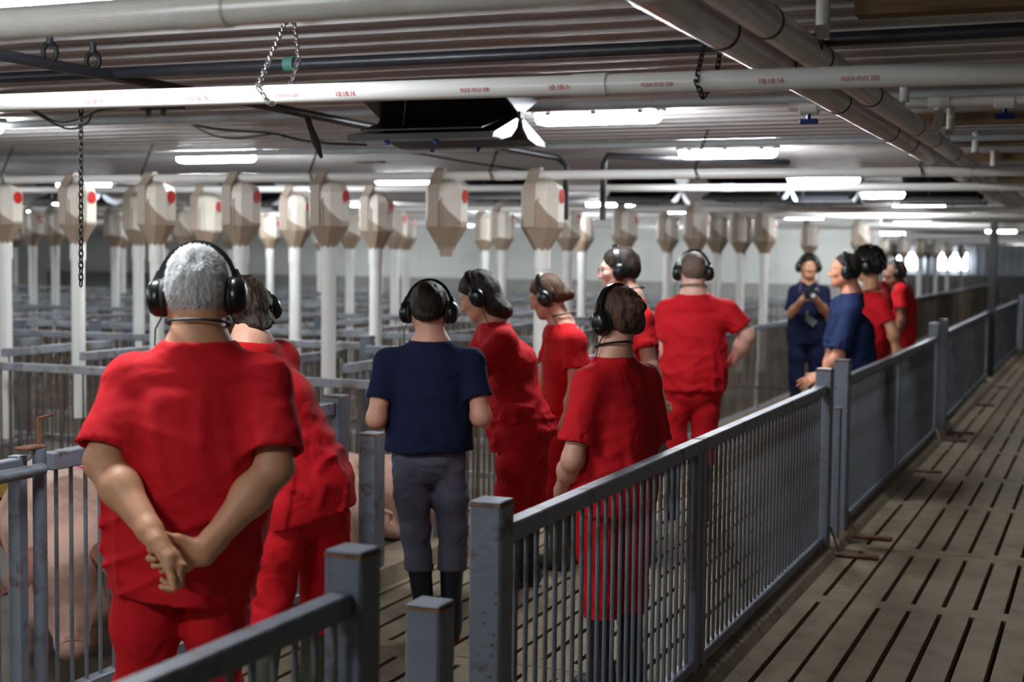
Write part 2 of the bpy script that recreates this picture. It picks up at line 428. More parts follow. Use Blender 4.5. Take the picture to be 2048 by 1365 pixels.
far_rows = [(14.4, 2.185, (65, 110, 230, 370, 700, 790, 1005, 1136, 1250, 1393), G5, 'cream feed dispenser with small red disc on the pipe behind the scale-strip row'),
            (16.5, 2.185, (540, 812, 970, 1165, 1336, 1435, 1483, 1530), 'feed dispensers over the middle pens', 'cream feed dispenser with white tube over the middle pens near the broad-backed man'),
            (20.8, 2.185, (245, 460, 1620, 1722), 'feed dispensers before the end wall', 'small cream feed dispenser hanging before the white end wall'),
            (22.8, 2.185, (30, 330, 640, 760), 'feed dispensers closest to the end wall', 'small pale feed dispenser closest to the white end wall')]
NEAR5 = ('beside the open passage edge of the pens', 'half behind the chain-side dispenser', 'past the dispenser with the black chain', 'seen past the grey-haired person', 'seen between two plain dispensers', 'past the spout-ended dispenser', 'the brightest of its row, with orange disc', 'beside the tube near the person with a bun', 'above the person with thin glasses', 'without tube, above the broad-backed person')
NEAR6 = ('far behind the grey-haired person', 'far behind the person in navy t-shirt', 'behind the brightest dispenser', 'behind the person with long dark hair', 'beside the head of the broad-backed person', 'past the shoulder of the broad-backed person', 'at the elbow of the broad-backed person', 'beside the person holding a camera')
for v, z, xs, g, l in far_rows:
    for k, px in enumerate(xs):
        x = at_plane(px, 440, 1, v).x
        nm = {14.4: NEAR5, 16.5: NEAR6}.get(v)
        dispenser(x, v, z, 'strip' if k % 3 == 2 else 'plain', ('cream feed dispenser ' + nm[k]) if nm else l, (k * 7 + 1) % 4, 0 if px in (1393, 1620, 1722) else 1.4, g, 1)
# dispensers of the room beyond the wall opening
rnd = random.Random(11)
for v, us in ((31, (-4.0, -4.9)), (34, (-4.0, -4.8, -5.6)), (38, (-4.1, -4.9, -5.7, -6.5)), (42, (-4.2, -5.0, -5.9, -6.9)), (46, (-4.2, -5.2, -6.2, -7.3, -8.3))):
    pp = feed_line(v, 2.16, 2.16, -10, 0, .03, 'white feed pipe in the room beyond the wall opening')
    tag(pp, group='feed pipes beyond the wall opening')
    for u in us:
        dispenser(u, v, 2.16, 'plain', 'tiny feed dispenser in the room beyond the wall opening', rnd.randrange(4), 1.5, 'feed dispensers beyond the wall opening', 1)

# ------------------------------------------------------------------ long pipes over the fence, running along the alley
def long_pipe(x, z, r, label, m):
    t = thing('long_pipe', label, 'pipe', (x, 0, 0))
    MB().tube([(0, 1.5, z), (0, 20, z), (0, 40, z)], r, 22).build('pipe_run', m, t, True)
    for k in range(11):
        y = 2.35 + k * 1.02 + (.3 if k % 3 == 1 else 0)
        MB().tube([(0, y, z), (0, y + .018, z)], r * 1.045, 22).build('clamp_ring', RUBBER, t, True)
    return t
long_pipe(-.955, 2.245, .050, 'grey-white long pipe over the alley fence, on the pen side of the pair', PVC_OLD)
long_pipe(-.835, 2.262, .044, 'grey-white long pipe over the side alley, on the alley side of the pair', PVC_OLD)
for k, (px, y0, y1, v) in enumerate(((1645, 22, 78, 4.05), (1808, 180, 204, 6.2), (1900, 236, 270, 7.4), (1950, 281, 309, 9.0), (1986, 315, 336, 10.6))):
    a = at_plane(px, y1, 1, v)
    t = thing('pipe_hanger', 'short white pipe hanger under the ceiling above the long pipes', 'hanger', (a.x, v, a.z), 0, 'white pipe hangers')
    MB().tube([(0, 0, 0), (0, 0, 2.43 - a.z)], .020, 14).build('hanger_tube', PVC_OLD, t, True)
    MB().tube([(0, 0, .01), (.0, 0, -.03), (-.02, 0, 2.25 - a.z + .04)], .003, 6).build('hanger_wire', RUBBER, t)
# dark water pipes
t = thing('water_pipe', 'dark water pipe crossing under the ribbed ceiling behind the lettered feed pipe', 'pipe', (-1, 4.36, 0))
MB().tube([(-5, 0, 2.32), (0, 0, 2.31), (4, 0, 2.33)], .021, 14).build('pipe_run', DARKPIPE, t, True)
MB().tube([(-1.70, 0, 2.316), (-1.66, 0, 2.316)], .026, 14).build('green_joint', mat('verdigris', srgb(70, 120, 110), .6), t, True)
t = thing('water_pipe', 'dark water pipe running over the pen gates with a hook and drop valve', 'pipe', (-3.45, 0, 0))
MB().tube([(0, 2.2, 2.31), (0, 5.2, 2.30), (.05, 6.6, 2.28)], .020, 14).build('pipe_run', DARKPIPE, t, True)
for y in (4.02, 4.25):
    MB().tube([(0 + .0, y, 2.30 + .055 + .032 * sin(a)) if False else (.030 * cos(a), y, 2.345 + .032 * sin(a)) for a in [radians(q) for q in range(0, 360, 30)]], .009, 8, closed=True).build('pipe_clip', RUBBER, t, True)
    MB().tube([(0, y, 2.375), (0, y, 2.412)], .013, 8).build('clip_stem', DARKPIPE, t)
dv = MB(); dv.tube([(.02, 5.72, 2.30), (.02, 5.75, 2.24), (.025, 5.80, 2.17), (.03, 5.84, 2.10)], [.018, .016, .022, .008], 10); dv.build('drop_valve', DARKPIPE, t, True)
t = thing('water_pipe', 'dark water pipes dropping between the feed dispensers', 'pipe', (-3.6, 9.3, 0))
MB().tube([(.0, -1.6, 2.34), (.12, -.2, 2.32), (.16, -.15, 2.27), (.16, -.15, 1.9)], .022, 10).build('pipe_run', DARKPIPE, t, True)
MB().tube([(1.4, 1.2, 2.36), (.42, -.05, 2.34), (.40, -.06, 2.28), (.40, -.06, 1.9)], .022, 10).build('pipe_run', DARKPIPE, t, True)
# grey conduit with blue valves and white tees
t = thing('water_line', 'grey water line with white tees and blue valve handles over the side alley', 'pipe', (0, 6.45, 0))
MB().tube([(-1.35, 0, 2.335), (3, 0, 2.335)], .022, 12).build('pipe_run', PVC_OLD, t, True)
for px, vx in ((1618, None), (2010, None)):
    x = at_plane(px, 215, 1, 6.45).x
    MB().bbox((x, 0, 2.325), (.09, .06, .05), .008).build('valve_body', PVC, t)
    h = MB().bbox((x, 0, 2.268), (.085, .02, .024), .006).build('valve_handle', BLUE, t)
    MB().tube([(x, 0, 2.27), (x, 0, 2.31)], .010, 10).build('valve_stem', BLUE, h)
xx = at_plane(1878, 220, 1, 6.45).x
MB().bbox((xx, 0, 2.335), (.10, .05, .05), .008).build('tee_joint', PVC, t)
MB().tube([(xx, 0, 2.335), (xx, 0, 2.26), (xx - .02, 0, 2.20)], .021, 12).build('tee_leg', PVC, t, True)
o = MB().tube([(-22, 6.62, 2.388), (3, 6.62, 2.388)], .022, 10).build('conduit', BOXG, None, True); tag(o, 'grey conduit fixed along the ceiling under the black air inlet', 'conduit')
o = MB().tube([(-22, 9.0, 2.388), (3, 9.0, 2.388)], .022, 10).build('conduit', BOXG, None, True); tag(o, 'grey conduit fixed along the ceiling above the red-disc dispensers', 'conduit')

# ------------------------------------------------------------------ lamps
def lamp_proto():
    t = empty('ceiling_lamp')
    n = 10
    h = MB().bbox((0, 0, .072), (.70, .135, .045), .012).build('housing', TRAY, t)
    prof = [(-.058, .05), (.058, .05), (.052, .018), (.036, 0), (-.036, 0), (-.052, .018)]
    m = MB(); rings = []
    for x, s, zz in ((-.335, .55, .022), (-.325, .85, .008), (-.30, 1, 0), (.30, 1, 0), (.325, .85, .008), (.335, .55, .022)):
        rings.append([(x, p * s, max(q, zz) if q < .05 else q) for p, q in prof])
    k = len(prof); vs = [v for r in rings for v in r]
    fs = [(i * k + j, i * k + (j + 1) % k, (i + 1) * k + (j + 1) % k, (i + 1) * k + j) for i in range(len(rings) - 1) for j in range(k)]
    fs += [tuple(range(k)), tuple(range((len(rings) - 1) * k, len(rings) * k))]
    m.add(vs, fs).build('lens', LENS, t, True)
    for x in (-.25, 0, .25):
        for s in (-1, 1): MB().bbox((x, s * .066, .058), (.03, .012, .03), .003).build('clip', TRAY, t)
    return t
lp = lamp_proto(); LAMP0 = at_plane(75, 4, 2, 2.335)
lamps = [(-2.43, .55, None), (-6.3, .4, None), (-10.2, 2.5, None), (-8.4, 23.6, None), (-13.5, 23.8, None), (-4.8, 24.3, None), (-14.2, 5, None),  # three here by the end wall are added lamps, only to brighten that wall
         (LAMP0[0], LAMP0[1], 'strip lamp over the aisle directly above the grey-haired man'), (-2.46, 7.0, 'long strip lamp beside the black air inlet over the aisle'), (-2.43, 9.6, 'strip lamp over the aisle beyond the air inlet'),
         (-2.42, 13.0, None), (-2.40, 16.15, 'strip lamp over the aisle above the man in navy'), (-2.4, 20, None), (-2.4, 24, None),
         (-6.28, 9.15, 'strip lamp over the pens between ceiling and red-disc dispensers'), (-6.38, 6.6, 'strip lamp over the pens beside the black cables'), (-6.3, 3.0, None), (-6.3, 12.4, None), (-6.3, 15.5, None), (-6.3, 18.5, None), (-6.3, 22, None),
         (-10.2, 6, None), (-10.2, 9.2, None), (-10.2, 12.4, None), (-10.2, 15.6, None), (-10.2, 18.8, None), (-10.2, 22.5, None),
         (-14.2, 9.2, None), (-14.2, 13, None), (-14.2, 17, None), (-14.2, 21, None), (-18, 15, None), (-18, 20, None),
         (-3.6, 29, None), (-5.5, 33, None), (-5.5, 40, None), (-2.4, 36, None), (-2.4, 46, None)]
first = True
for x, y, l in lamps:
    g = None
    if l is None:
        l = 'far strip lamp on the ceiling deep in the barn, from the rows or added to brighten the end wall'; g = 'far ceiling lamps'
    o = lp if first else copy_tree(lp, (x, y, 2.335))
    o.location = (x, y, 2.335); first = False
    tag(o, l, 'lamp', g)
    if g is None and 'group' in o: del o['group']

# ------------------------------------------------------------------ black ceiling air inlets
def inlet_proto():
    t = empty('air_inlet')
    L_ = .36
    up = [(-.34, .0), (.34, 0), (.30, -.02), (.015, -.135), (-.015, -.135), (-.30, -.02)]
    MB().prism(up, 0, -L_, L_).build('upper_funnel', BLACKP, t)
    MB().prism([(p * .93, q * .93 - .004) for p, q in up], 0, L_ + .001, L_ + .008).build('end_plate', SILVER, t)
    for s in (-1, 1):
        top = [(s * .012, -.135), (s * .05, -.175), (s * .14, -.205), (s * .33, -.235)]
        bot = [(s * .33, -.262), (s * .20, -.262), (s * .09, -.240), (s * .03, -.20), (s * .005, -.15)]
        f = MB().prism(top + bot, 0, -L_, L_).build('flap', BLACKP, t)
        MB().prism([(s * .02, -.142), (s * .31, -.236), (s * .32, -.258), (s * .20, -.258), (s * .10, -.236), (s * .035, -.19)], 0, L_ + .001, L_ + .007).build('flap_end', SILVER, f)
        for q in (-.2, .05): MB().bbox((q, s * .24, -.27), (.02, .02, .018), .003).build('flap_catch', BLUE, f)
        MB().prism([(s * .10, -.155), (s * .34, -.215), (s * .34, -.222), (s * .10, -.165)], 0, -L_ * .8, L_ * .9).build('flap_rib', BLACKP, f)
    MB().bbox((L_ + .006, 0, -.135), (.02, .05, .035), .003).build('latch', RUBBER, t)
    MB().tube([(-.12, -.2, -.02), (-.115, -.25, -.215)], .002, 5).build('pull_cord', GALV, t)
    return t
ip = inlet_proto(); ip.location = (-2.90, 6.13, 2.435); tag(ip, 'large black ceiling air inlet with pale flap ends above the aisle', 'air inlet')
for px, py, l in ((150, 395, 'black ceiling air inlet behind the dispenser at the black chain'), (520, 400, None), (1010, 385, 'black ceiling air inlet behind the spout-ended dispenser'), (1500, 385, 'black ceiling air inlet with two pale flaps over the broad-backed man'), (1290, 392, None), (1640, 392, None), (1890, 392, 'black ceiling air inlet over the alley fence')):
    a = at_plane(px, py, 2, 2.25)
    c = copy_tree(ip, (a.x, a.y, 2.435), label=l or 'far black ceiling air inlet among the feed pipes')
    if l is None: c['group'] = 'far air inlets'

# ------------------------------------------------------------------ chains, cables, junction box
def chain(name, label, pts, link_l, r, m, w=.55):
    q = MB(); pts = [Vector(p) for p in pts]
    for a, b in zip(pts[:-1], pts[1:]):
        d = b - a; n = max(1, int(d.length / (link_l * .74))); ax = d.normalized()
        s1 = ax.cross(Vector((.3, .9, .2))).normalized(); s2 = ax.cross(s1)
        for k in range(n):
            c = a + d * ((k + .5) / n); s = s1 if k % 2 else s2; hw = link_l * w / 2; hl = link_l / 2 - hw
            loop = []
            for t in range(10):
                ang = 2 * pi * t / 10; loop.append(c + s * hw * cos(ang) + ax * (hw * sin(ang) + (hl if sin(ang) > 0 else -hl)))
            q.tube(loop, r, 5, closed=True)
    return tag(q.build(name, m, None, True), label, 'chain')
chain('hanging_chain', 'black steel chain hanging free beside the red-disc dispensers, ending in a hook', [(-3.135, 3.80, 2.12), (-3.14, 3.80, 1.535)], .026, .0028, BLKCHAIN)
chain('support_chain', 'galvanised chain looped around the lettered feed pipe near the air inlet', [(-2.53, 4.10, 2.43), (-2.43, 3.82, 2.24), (-2.40, 3.715, 2.155), (-2.36, 3.72, 2.10), (-2.34, 3.78, 2.12), (-2.38, 3.92, 2.26), (-2.51, 4.10, 2.43)], .024, .0026, GALV)
chain('support_chain', 'dark chain looped around the lettered feed pipe beside the long pipes', [(-1.02, 3.95, 2.43), (-1.03, 3.80, 2.24), (-1.03, 3.715, 2.12), (-1.02, 3.75, 2.08), (-1.0, 3.80, 2.12), (-1.0, 3.95, 2.43)], .024, .0026, BLKCHAIN)
for k, (px, top, l) in enumerate(((10, 300, 'slanting chain holding the dispenser pipe at its outer end'), (290, 285, 'slanting chain holding the dispenser pipe near the black chain'), (625, 280, 'chain holding the dispenser pipe under the junction box'), (985, 300, 'chain holding the dispenser pipe beside the spout-ended dispenser'), (1393, 282, 'chain crossing the strip lamp beyond the air inlet'), (1842, 320, 'chain holding the dispenser pipe below the long pipes'))):
    x = at_plane(px, 350, 1, 8.5).x
    z = 2.212 + (2.145 - 2.212) * (x + 16) / 18.8
    chain('support_chain', l, [(x + .06, 8.52, 2.43), (x, 8.46, z + .03), (x + .02, 8.465, z - .035)], .032, .003, BLKCHAIN)
def cable(name, label, pts, r=.006, m=CABLE):
    pts = [Vector(p) for p in pts]; out = []
    for i in range(len(pts) - 1):
        p0 = pts[max(i - 1, 0)]; p1_ = pts[i]; p2_ = pts[i + 1]; p3_ = pts[min(i + 2, len(pts) - 1)]
        for k in range(6):
            t = k / 6
            out.append(.5 * ((2 * p1_) + (p2_ - p0) * t + (2 * p0 - 5 * p1_ + 4 * p2_ - p3_) * t * t + (3 * p1_ - p0 - 3 * p2_ + p3_) * t ** 3))
    out.append(pts[-1])
    return tag(MB().tube(out, r, 6).build(name, m, None, True), label, 'cable')
A = lambda px, py, v: at_plane(px, py, 1, v)
cable('power_cable', 'black cable sagging in a loop below the lettered feed pipe', [A(45, 210, 5.95), A(110, 248, 5.95), A(145, 258, 5.95), A(175, 245, 5.95), A(195, 222, 5.95), A(285, 212, 5.95)], .0055)
cable('power_cable', 'second black cable sagging in a shallower loop below the lettered feed pipe', [A(60, 214, 5.9), A(112, 243, 5.9), A(160, 238, 5.9), A(200, 218, 5.9)], .0045)
cable('power_cable', 'dark green cable swagged along the ceiling toward the junction box', [A(352, 240, 7.2), A(430, 258, 7.2), A(540, 266, 7.2), A(600, 280, 7.2), A(660, 287, 7.2), A(735, 290, 7.2)], .008)
cable('power_cable', 'thin dark cable sagging beneath the dark green cable', [A(385, 250, 7.2), A(430, 272, 7.2), A(480, 276, 7.2), A(545, 268, 7.2)], .005)
cable('power_cable', 'green cable running from the junction box past the air inlet', [A(790, 303, 9.7), A(840, 308, 9.7), A(920, 322, 9.7), A(1010, 335, 9.7), A(1060, 342, 9.7)], .009)
t = thing('junction_box', 'grey junction box on the ceiling beneath the black air inlet', 'electrical box', tuple(A(741, 316, 10.5)))
MB().bbox((0, 0, .02), (.21, .13, .09), .008).build('box_body', BOXG, t); MB().bbox((0, 0, -.030), (.215, .135, .018), .003).build('box_base', RUBBER, t); MB().tube([(.08, 0, 0), (.13, 0, .01), (.16, 0, .06), (.17, 0, .12)], .009, 8).build('gland', RUBBER, t)
t = thing('actuator', 'black actuator bracket under the lettered feed pipe beside the hanging cables', 'bracket', tuple(A(325, 215, 6.15)))
MB().bbox((0, 0, .012), (.25, .06, .045), .006).build('bracket_body', RUBBER, t)
for q in (-.075, .02): MB().bbox((q, -.02, -.025), (.02, .03, .035), .004).build('bracket_foot', RUBBER, t)
# ------------------------------------------------------------------ fences, posts and pen gates
BARS = {}
def bar_mesh(h, r, m):
    k = (round(h, 3), r, m.name)
    if k not in BARS: BARS[k] = MB().tube([(0, 0, 0), (0, 0, h)], r, 8).mesh('bar', m, True)
    return BARS[k]
def fence_run(name, label, a, b, z_top=.955, z_bot=.07, step=.074, rail=.05, m=STEEL, bm=BAR, individual=True, mids=(), mesh_step=None, cat='fence panel', group=None, off=0.):
    """barred panel from a to b (xy points): top rail, bottom rail, bars, stiles"""
    a = Vector((a[0], a[1], 0)); b = Vector((b[0], b[1], 0)); d = b - a; L_ = d.length; ang = atan2(d.y, d.x)
    t = thing(name, label, cat, a, ang, group)
    MB().bbox((L_ / 2, 0, z_top - rail / 2), (L_, rail, rail), .004).build('top_rail', m, t)
    MB().bbox((L_ / 2, 0, z_bot + .02), (L_, rail * .9, .04), .004).build('bottom_rail', m, t)
    h = z_top - z_bot - rail - .036
    n = int(L_ / step); bmesh_ = bar_mesh(h, .0075, bm)
    if individual:
        for i in range(n):
            x = off + step * (i + .6)
            if x < L_ - .02: link('bar', bmesh_, t, (x, 0, z_bot + .038))
    else:
        q = MB()
        for i in range(n): q.tube([(step * (i + .6), 0, z_bot + .038), (step * (i + .6), 0, z_bot + .038 + h)], .0075, 6, cap=False)
        tag(q.build('bars', bm, t, True), kind='stuff')
    if z_bot > .03:
        for x in (.06, L_ - .06): MB().bbox((x, 0, z_bot / 2 + .005), (.05, .045, z_bot + .01), .003).build('leg', m, t)
    for x in mids:
        MB().bbox((x, 0, (z_top + z_bot) / 2 - .02), (.05, .040, z_top - z_bot - .06), .003).build('stile', m, t)
    return t
PM = {}
def post(x, y, h, label, m=STEEL, plate=0, s=.088, group=None, rz=0.):
    t = thing('fence_post', label, 'post', (x, y, 0), rz, group)
    k = (h, m.name, s)
    if k not in PM: PM[k] = (MB().bbox((0, 0, h / 2 - .002), (s, s, h - .008), .006).mesh('post_tube', m), MB().bbox((0, 0, h - .004), (s * .97, s * .97, .008), .003).mesh('post_cap', m), MB().bbox((0, 0, h - .012), (s * 1.015, s * 1.015, .009), .003).mesh('weld_seam', RUST))
    link('post_tube', PM[k][0], t); link('post_cap', PM[k][1], t); link('weld_seam', PM[k][2], t)
    if plate: MB().bbox((plate * .5 - .05, 0, .012), (plate, .075, .016), .003).build('base_plate', RUST, t); MB().tube([(.05, .0, .16), (.10, 0, .02)], .006, 6).build('brace', RUST, t)
    return t
X = FENCE_X
fence_run('alley_fence', 'grey barred fence panel in the lower corner, ending at a rusty capped post', (X - .015, .9), (X, 2.53), m=STEEL_D)
post(X, 2.575, 1.04, 'tall grey square post ending the fence panel in the lower corner', STEEL_D)
post(X, 2.945, .845, 'short grey square stub post standing in the fence gap')
pc = post(X, 3.30, 1.03, 'tall grey square post with weld dots at the start of the alley fence')
rw = random.Random(2)
for k in range(14): MB().sphere((.044 * rw.uniform(-.1, .75), -.0445, .80 - k * .027), .0035, 6, 4).build('weld_dot', RUST, pc)
fence_run('alley_fence', 'grey barred fence panel in front of the short-haired woman by the fence', (X, 3.345), (X, 5.285), mids=(1.90,))
fence_run('alley_fence', 'grey barred fence panel in front of the broad-backed man, ending at twin posts', (X, 5.30), (X, 7.88), mids=(.03,))
post(X, 7.93, 1.045, 'grey square post ending the second alley fence panel, with rusty base plate', plate=.36)
post(X, 8.50, 1.06, 'taller grey square post behind the second panel end post, with rusty base plate', plate=.36)
post(X + .02, 8.25, .80, 'low grey latch post standing between the twin fence posts', s=.045)
fence_run('alley_fence', 'grey barred fence panel beside the man in navy, with the curly-haired man holding its rail', (X, 8.55), (X, 13.42), mids=(2.35,))
post(X - .02, 13.48, 1.08, 'square post of the second pair, beside the bald man', plate=.36)
post(X, 14.1, 1.09, 'taller square post of the second pair, beyond the bald man', plate=.36)
fence_run('alley_fence', 'grey barred fence panel ending at the tall dark pole', (X - .02, 14.2), (X - .08, 20.4), mids=(2.6,), individual=False)
fence_run('alley_fence', 'grey barred fence panel just beyond the tall dark pole', (X - .05, 21.0), (X - .05, 27.2), individual=False)
fence_run('alley_fence', 'grey barred fence panel at the far end of the alley', (X, 27.8), (X, 36), individual=False)
post(X, 27.5, 1.05, 'square post beyond the tall dark pole', plate=.3)
for y in (11.4, 17.0, 19.5):
    t = thing('base_plate', 'small rusty floor plate under the alley fence', 'plate', (X, y, 0), 0, 'rusty floor plates under the alley fence')
    MB().bbox((.12, 0, .009), (.34, .07, .014), .003).build('plate', RUST, t); MB().bbox((0, 0, .05), (.04, .04, .07), .003).build('foot', STEEL_D, t)
t = thing('support_pole', 'tall dark steel pole carrying the ceiling beside the alley fence', 'pole', (-1.46, 20.62, 0))
MB().bbox((0, 0, 1.2), (.10, .10, 2.4), .006).build('pole_shaft', BLACKP, t); MB().bbox((0, 0, .95), (.17, .14, .04), .005).build('pole_collar', DARKPIPE, t); MB().bbox((0, 0, .02), (.18, .18, .03), .005).build('pole_foot', DARKPIPE, t)

# pen front along the aisle
Q = PEN_X
fence_run('pen_gate', 'grey barred pen gate with sows behind it, running past the grey-haired man', (Q, 3.87), (Q, 5.80), rail=.06, step=.077, cat='gate')
fence_run('pen_gate', 'grey barred pen gate end with a rusty round latch pipe', (Q, 2.2), (Q, 3.72), rail=.05, step=.077, m=STEEL_D, cat='gate')
t = thing('gate_latch', 'rusty latch pin and hinge tubes joining the two pen gates', 'latch', (Q + .03, 3.80, 0))
MB().tube([(0, 0, .02), (0, 0, .98)], .024, 12).build('hinge_tube', STEEL_D, t, True); MB().bbox((-.05, -.05, .48), (.05, .045, .96), .004).build('gate_stile', STEEL, t)
MB().bbox((-.02, -.02, .985), (.06, .10, .010), .003).build('latch_plate', RUST, t); MB().tube([(-.03, .03, .9), (-.03, .03, 1.08), (-.03, .10, 1.085)], .007, 8).build('latch_pin', RUST, t)
MB().tube([(.06, -1.2, .915), (.03, -.02, .915)], .022, 12).build('round_rail', STEEL_D, t, True)
post(Q, 5.86, .985, 'rust-stained square post closing the sow pen gate behind the leaning woman', STEEL_D, s=.095)
post(Q, 6.22, .765, 'low dark square stub post beside the woman in navy shirt', STEEL_D, s=.10)
post(Q, 7.06, 1.0, 'square post of the next pen gate behind the woman in navy shirt', STEEL_D)
fence_run('pen_gate', 'grey barred pen gate behind the women in red', (Q, 7.1), (Q, 9.2), step=.077, cat='gate', m=STEEL_D, bm=BAR_D)
fence_run('pen_gate', 'brown-stained barred pen gate behind the broad-backed man', (Q, 9.25), (Q, 14.6), step=.08, individual=False, cat='gate', m=STEEL, bm=BAR_D, mids=(1.7, 3.4))
fence_run('pen_gate', 'brown-stained barred pen gate behind the photographing woman', (Q, 14.7), (Q, 20.5), step=.08, individual=False, cat='gate', bm=BAR_D, mids=(1.9, 3.8))
fence_run('pen_gate', 'brown-stained barred pen gate behind the bald man', (Q, 20.6), (Q, 27), step=.08, individual=False, cat='gate', bm=BAR_D, mids=(2, 4))
fence_run('pen_gate', 'brown-stained barred pen gates in the far part of the aisle', (Q, 27.1), (Q, 50), step=.09, individual=False, cat='gate', bm=BAR_D, mids=(4, 8, 12, 16))
# stalls inside the pens: partitions across and along
rnd = random.Random(5)
def stall_row(y, x0, x1, lab, z=.98, ind=False):
    return fence_run('stall_partition', lab, (x0, y), (x1, y), z_top=z, step=.09, individual=ind, cat='partition', m=PENST, bm=BAR_D, rail=.055)
stall_row(7.85, -3.45, -9.0, 'barred partition closing the sow pen beside the aisle', z=.86)
stall_row(9.5, -5.1, -12, 'barred stall partition under the red-disc feed dispensers', ind=False)
stall_row(9.2, -3.5, -5.0, 'short barred partition beside the navy-shirted woman')
stall_row(10.9, -4.2, -13, 'barred stall partition under the dispensers with scale strips')
stall_row(14.0, -3.5, -15, 'barred stall partition in the middle of the pens')
stall_row(17.0, -3.5, -17, 'barred stall partition beyond the middle pens')
stall_row(21.5, -3.5, -20, 'barred stall partition before the pale concrete band')
stall_row(24.5, -3.5, -21, 'barred stall partition closest to the pale concrete band')
g = 'short stall divider gates between the dispensers'
for k in range(9):
    x = -3.96 - k * .715
    fence_run('stall_gate', 'short barred stall gate with a bent top rail under a feed dispenser', (x - .62, 8.15), (x - .66, 9.42), z_top=.93, step=.095, individual=False, cat='gate', m=PENST, bm=BAR_D, rail=.06, group=g)
g2 = 'stall dividers of the deeper pens'
for row, (y0, y1, n, x0, dx) in enumerate(((11.0, 13.9, 10, -4.6, .95), (14.1, 16.9, 11, -4.6, 1.05), (17.2, 21.3, 10, -4.8, 1.3))):
    for k in range(n):
        x = x0 - k * dx
        fence_run('stall_divider', ('barred stall divider behind the red-disc dispensers', 'barred stall divider in the middle pens', 'barred stall divider running up to the last pens')[row], (x, y0), (x, y1), z_top=.95, step=.14, individual=False, cat='divider', m=PENST, bm=BAR_D, group=g2 + ' row %d' % (row + 1))
for k, (px, py) in enumerate(((40, 640), (190, 640), (255, 630), (735, 672), (640, 630), (1200, 640))):
    a = at_plane(px, py, 2, 1.04); 
    post(a.x, a.y, 1.04, 'square stall post rising above the partitions between the dispenser tubes', STEEL_D, group='stall posts among the pens')
t = thing('feed_trough', 'yellowish feed trough on the pen floor behind the bars', 'trough', (-6.65, 7.45, 0))
MB().prism([(-.16, .02), (.16, .02), (.20, .16), (.17, .16), (.13, .05), (-.13, .05), (-.17, .16), (-.20, .16)], 0, -1.6, 1.6).build('trough_shell', STRAW, t)

tag(MB().prism([(-3.52, 0), (-3.52, .09), (-3.27, .09), (-3.25, 0)], 1, 5.95, 27).build('kerb', CONC), kind='structure')
# ------------------------------------------------------------------ implicit-surface modelling for bodies and cloth
def V(*a): return np.array(a, dtype=np.float64)
def unit(v): return v / (np.linalg.norm(v) + 1e-12)
class Prim:
    """elliptic round cone from a to b; radii (side, front) at both ends; side = lateral axis; op '+' or '-'"""
    __slots__ = ('a', 'b', 'ra', 'rb', 's', 'k', 'op', 'cap')
    def __init__(q, a, b, ra, rb, side=(1, 0, 0), k=.03, op='+', cap=1.0):
        q.a = np.array(a, float); q.b = np.array(b, float)
        if np.linalg.norm(q.b - q.a) < 1e-5: q.b = q.a + V(0, 0, 1e-4)
        f = lambda r: (r, r) if np.isscalar(r) else r
        q.ra = f(ra); q.rb = f(rb); q.s = np.array(side, float); q.k = k; q.op = op; q.cap = cap
    def bounds(q, m=0.):
        r = max(max(q.ra), max(q.rb)) * max(1., q.cap) + m
        return np.minimum(q.a, q.b) - r, np.maximum(q.a, q.b) + r
    def dist(q, X, Y, Z):
        ax = q.b - q.a; L_ = np.linalg.norm(ax); ax = ax / L_
        s = q.s - ax * (q.s @ ax)
        if np.linalg.norm(s) < 1e-3:
            s = np.cross(ax, V(.3, .8, .5))
        s = unit(s); f = np.cross(s, ax)
        px, py, pz = X - q.a[0], Y - q.a[1], Z - q.a[2]
        t0 = px * ax[0] + py * ax[1] + pz * ax[2]
        t = np.clip(t0, 0, L_); qa = t0 - t; t = t / L_
        qs = px * s[0] + py * s[1] + pz * s[2]; qf = px * f[0] + py * f[1] + pz * f[2]
        rs = q.ra[0] + (q.rb[0] - q.ra[0]) * t; rf = q.ra[1] + (q.rb[1] - q.ra[1]) * t
        rm = np.minimum(rs, rf)
        return (np.sqrt((qs / rs) ** 2 + (qf / rf) ** 2 + (qa / (rm * q.cap)) ** 2) - 1) * rm
def C_(a, b, ra, rb, side=(1, 0, 0), k=.03, op='+', cap=1.): return Prim(a, b, ra, rb, side, k, op, cap)
def ell(c, r3, fx, fz, k=.02, op='+'):
    """ellipsoid with radii r3 along side fx, front, up fz"""
    c = np.array(c, float); fz = np.array(fz, float)
    p = Prim(c - fz * .0005, c + fz * .0005, (r3[0], r3[1]), (r3[0], r3[1]), fx, k, op, cap=r3[2] / min(r3[0], r3[1])); return p

_LAT = np.random.RandomState(4).rand(64, 64, 64).astype(np.float32)
def vnoise(x, y, z):
    xi = np.floor(x).astype(np.int64); yi = np.floor(y).astype(np.int64); zi = np.floor(z).astype(np.int64)
    fx = x - xi; fy = y - yi; fz = z - zi
    fx = fx * fx * (3 - 2 * fx); fy = fy * fy * (3 - 2 * fy); fz = fz * fz * (3 - 2 * fz)
    g = lambda a, b, c: _LAT[(xi + a) & 63, (yi + b) & 63, (zi + c) & 63]
    l = lambda a, b, t: a + (b - a) * t
    return l(l(l(g(0, 0, 0), g(1, 0, 0), fx), l(g(0, 1, 0), g(1, 1, 0), fx), fy), l(l(g(0, 0, 1), g(1, 0, 1), fx), l(g(0, 1, 1), g(1, 1, 1), fx), fy), fz)

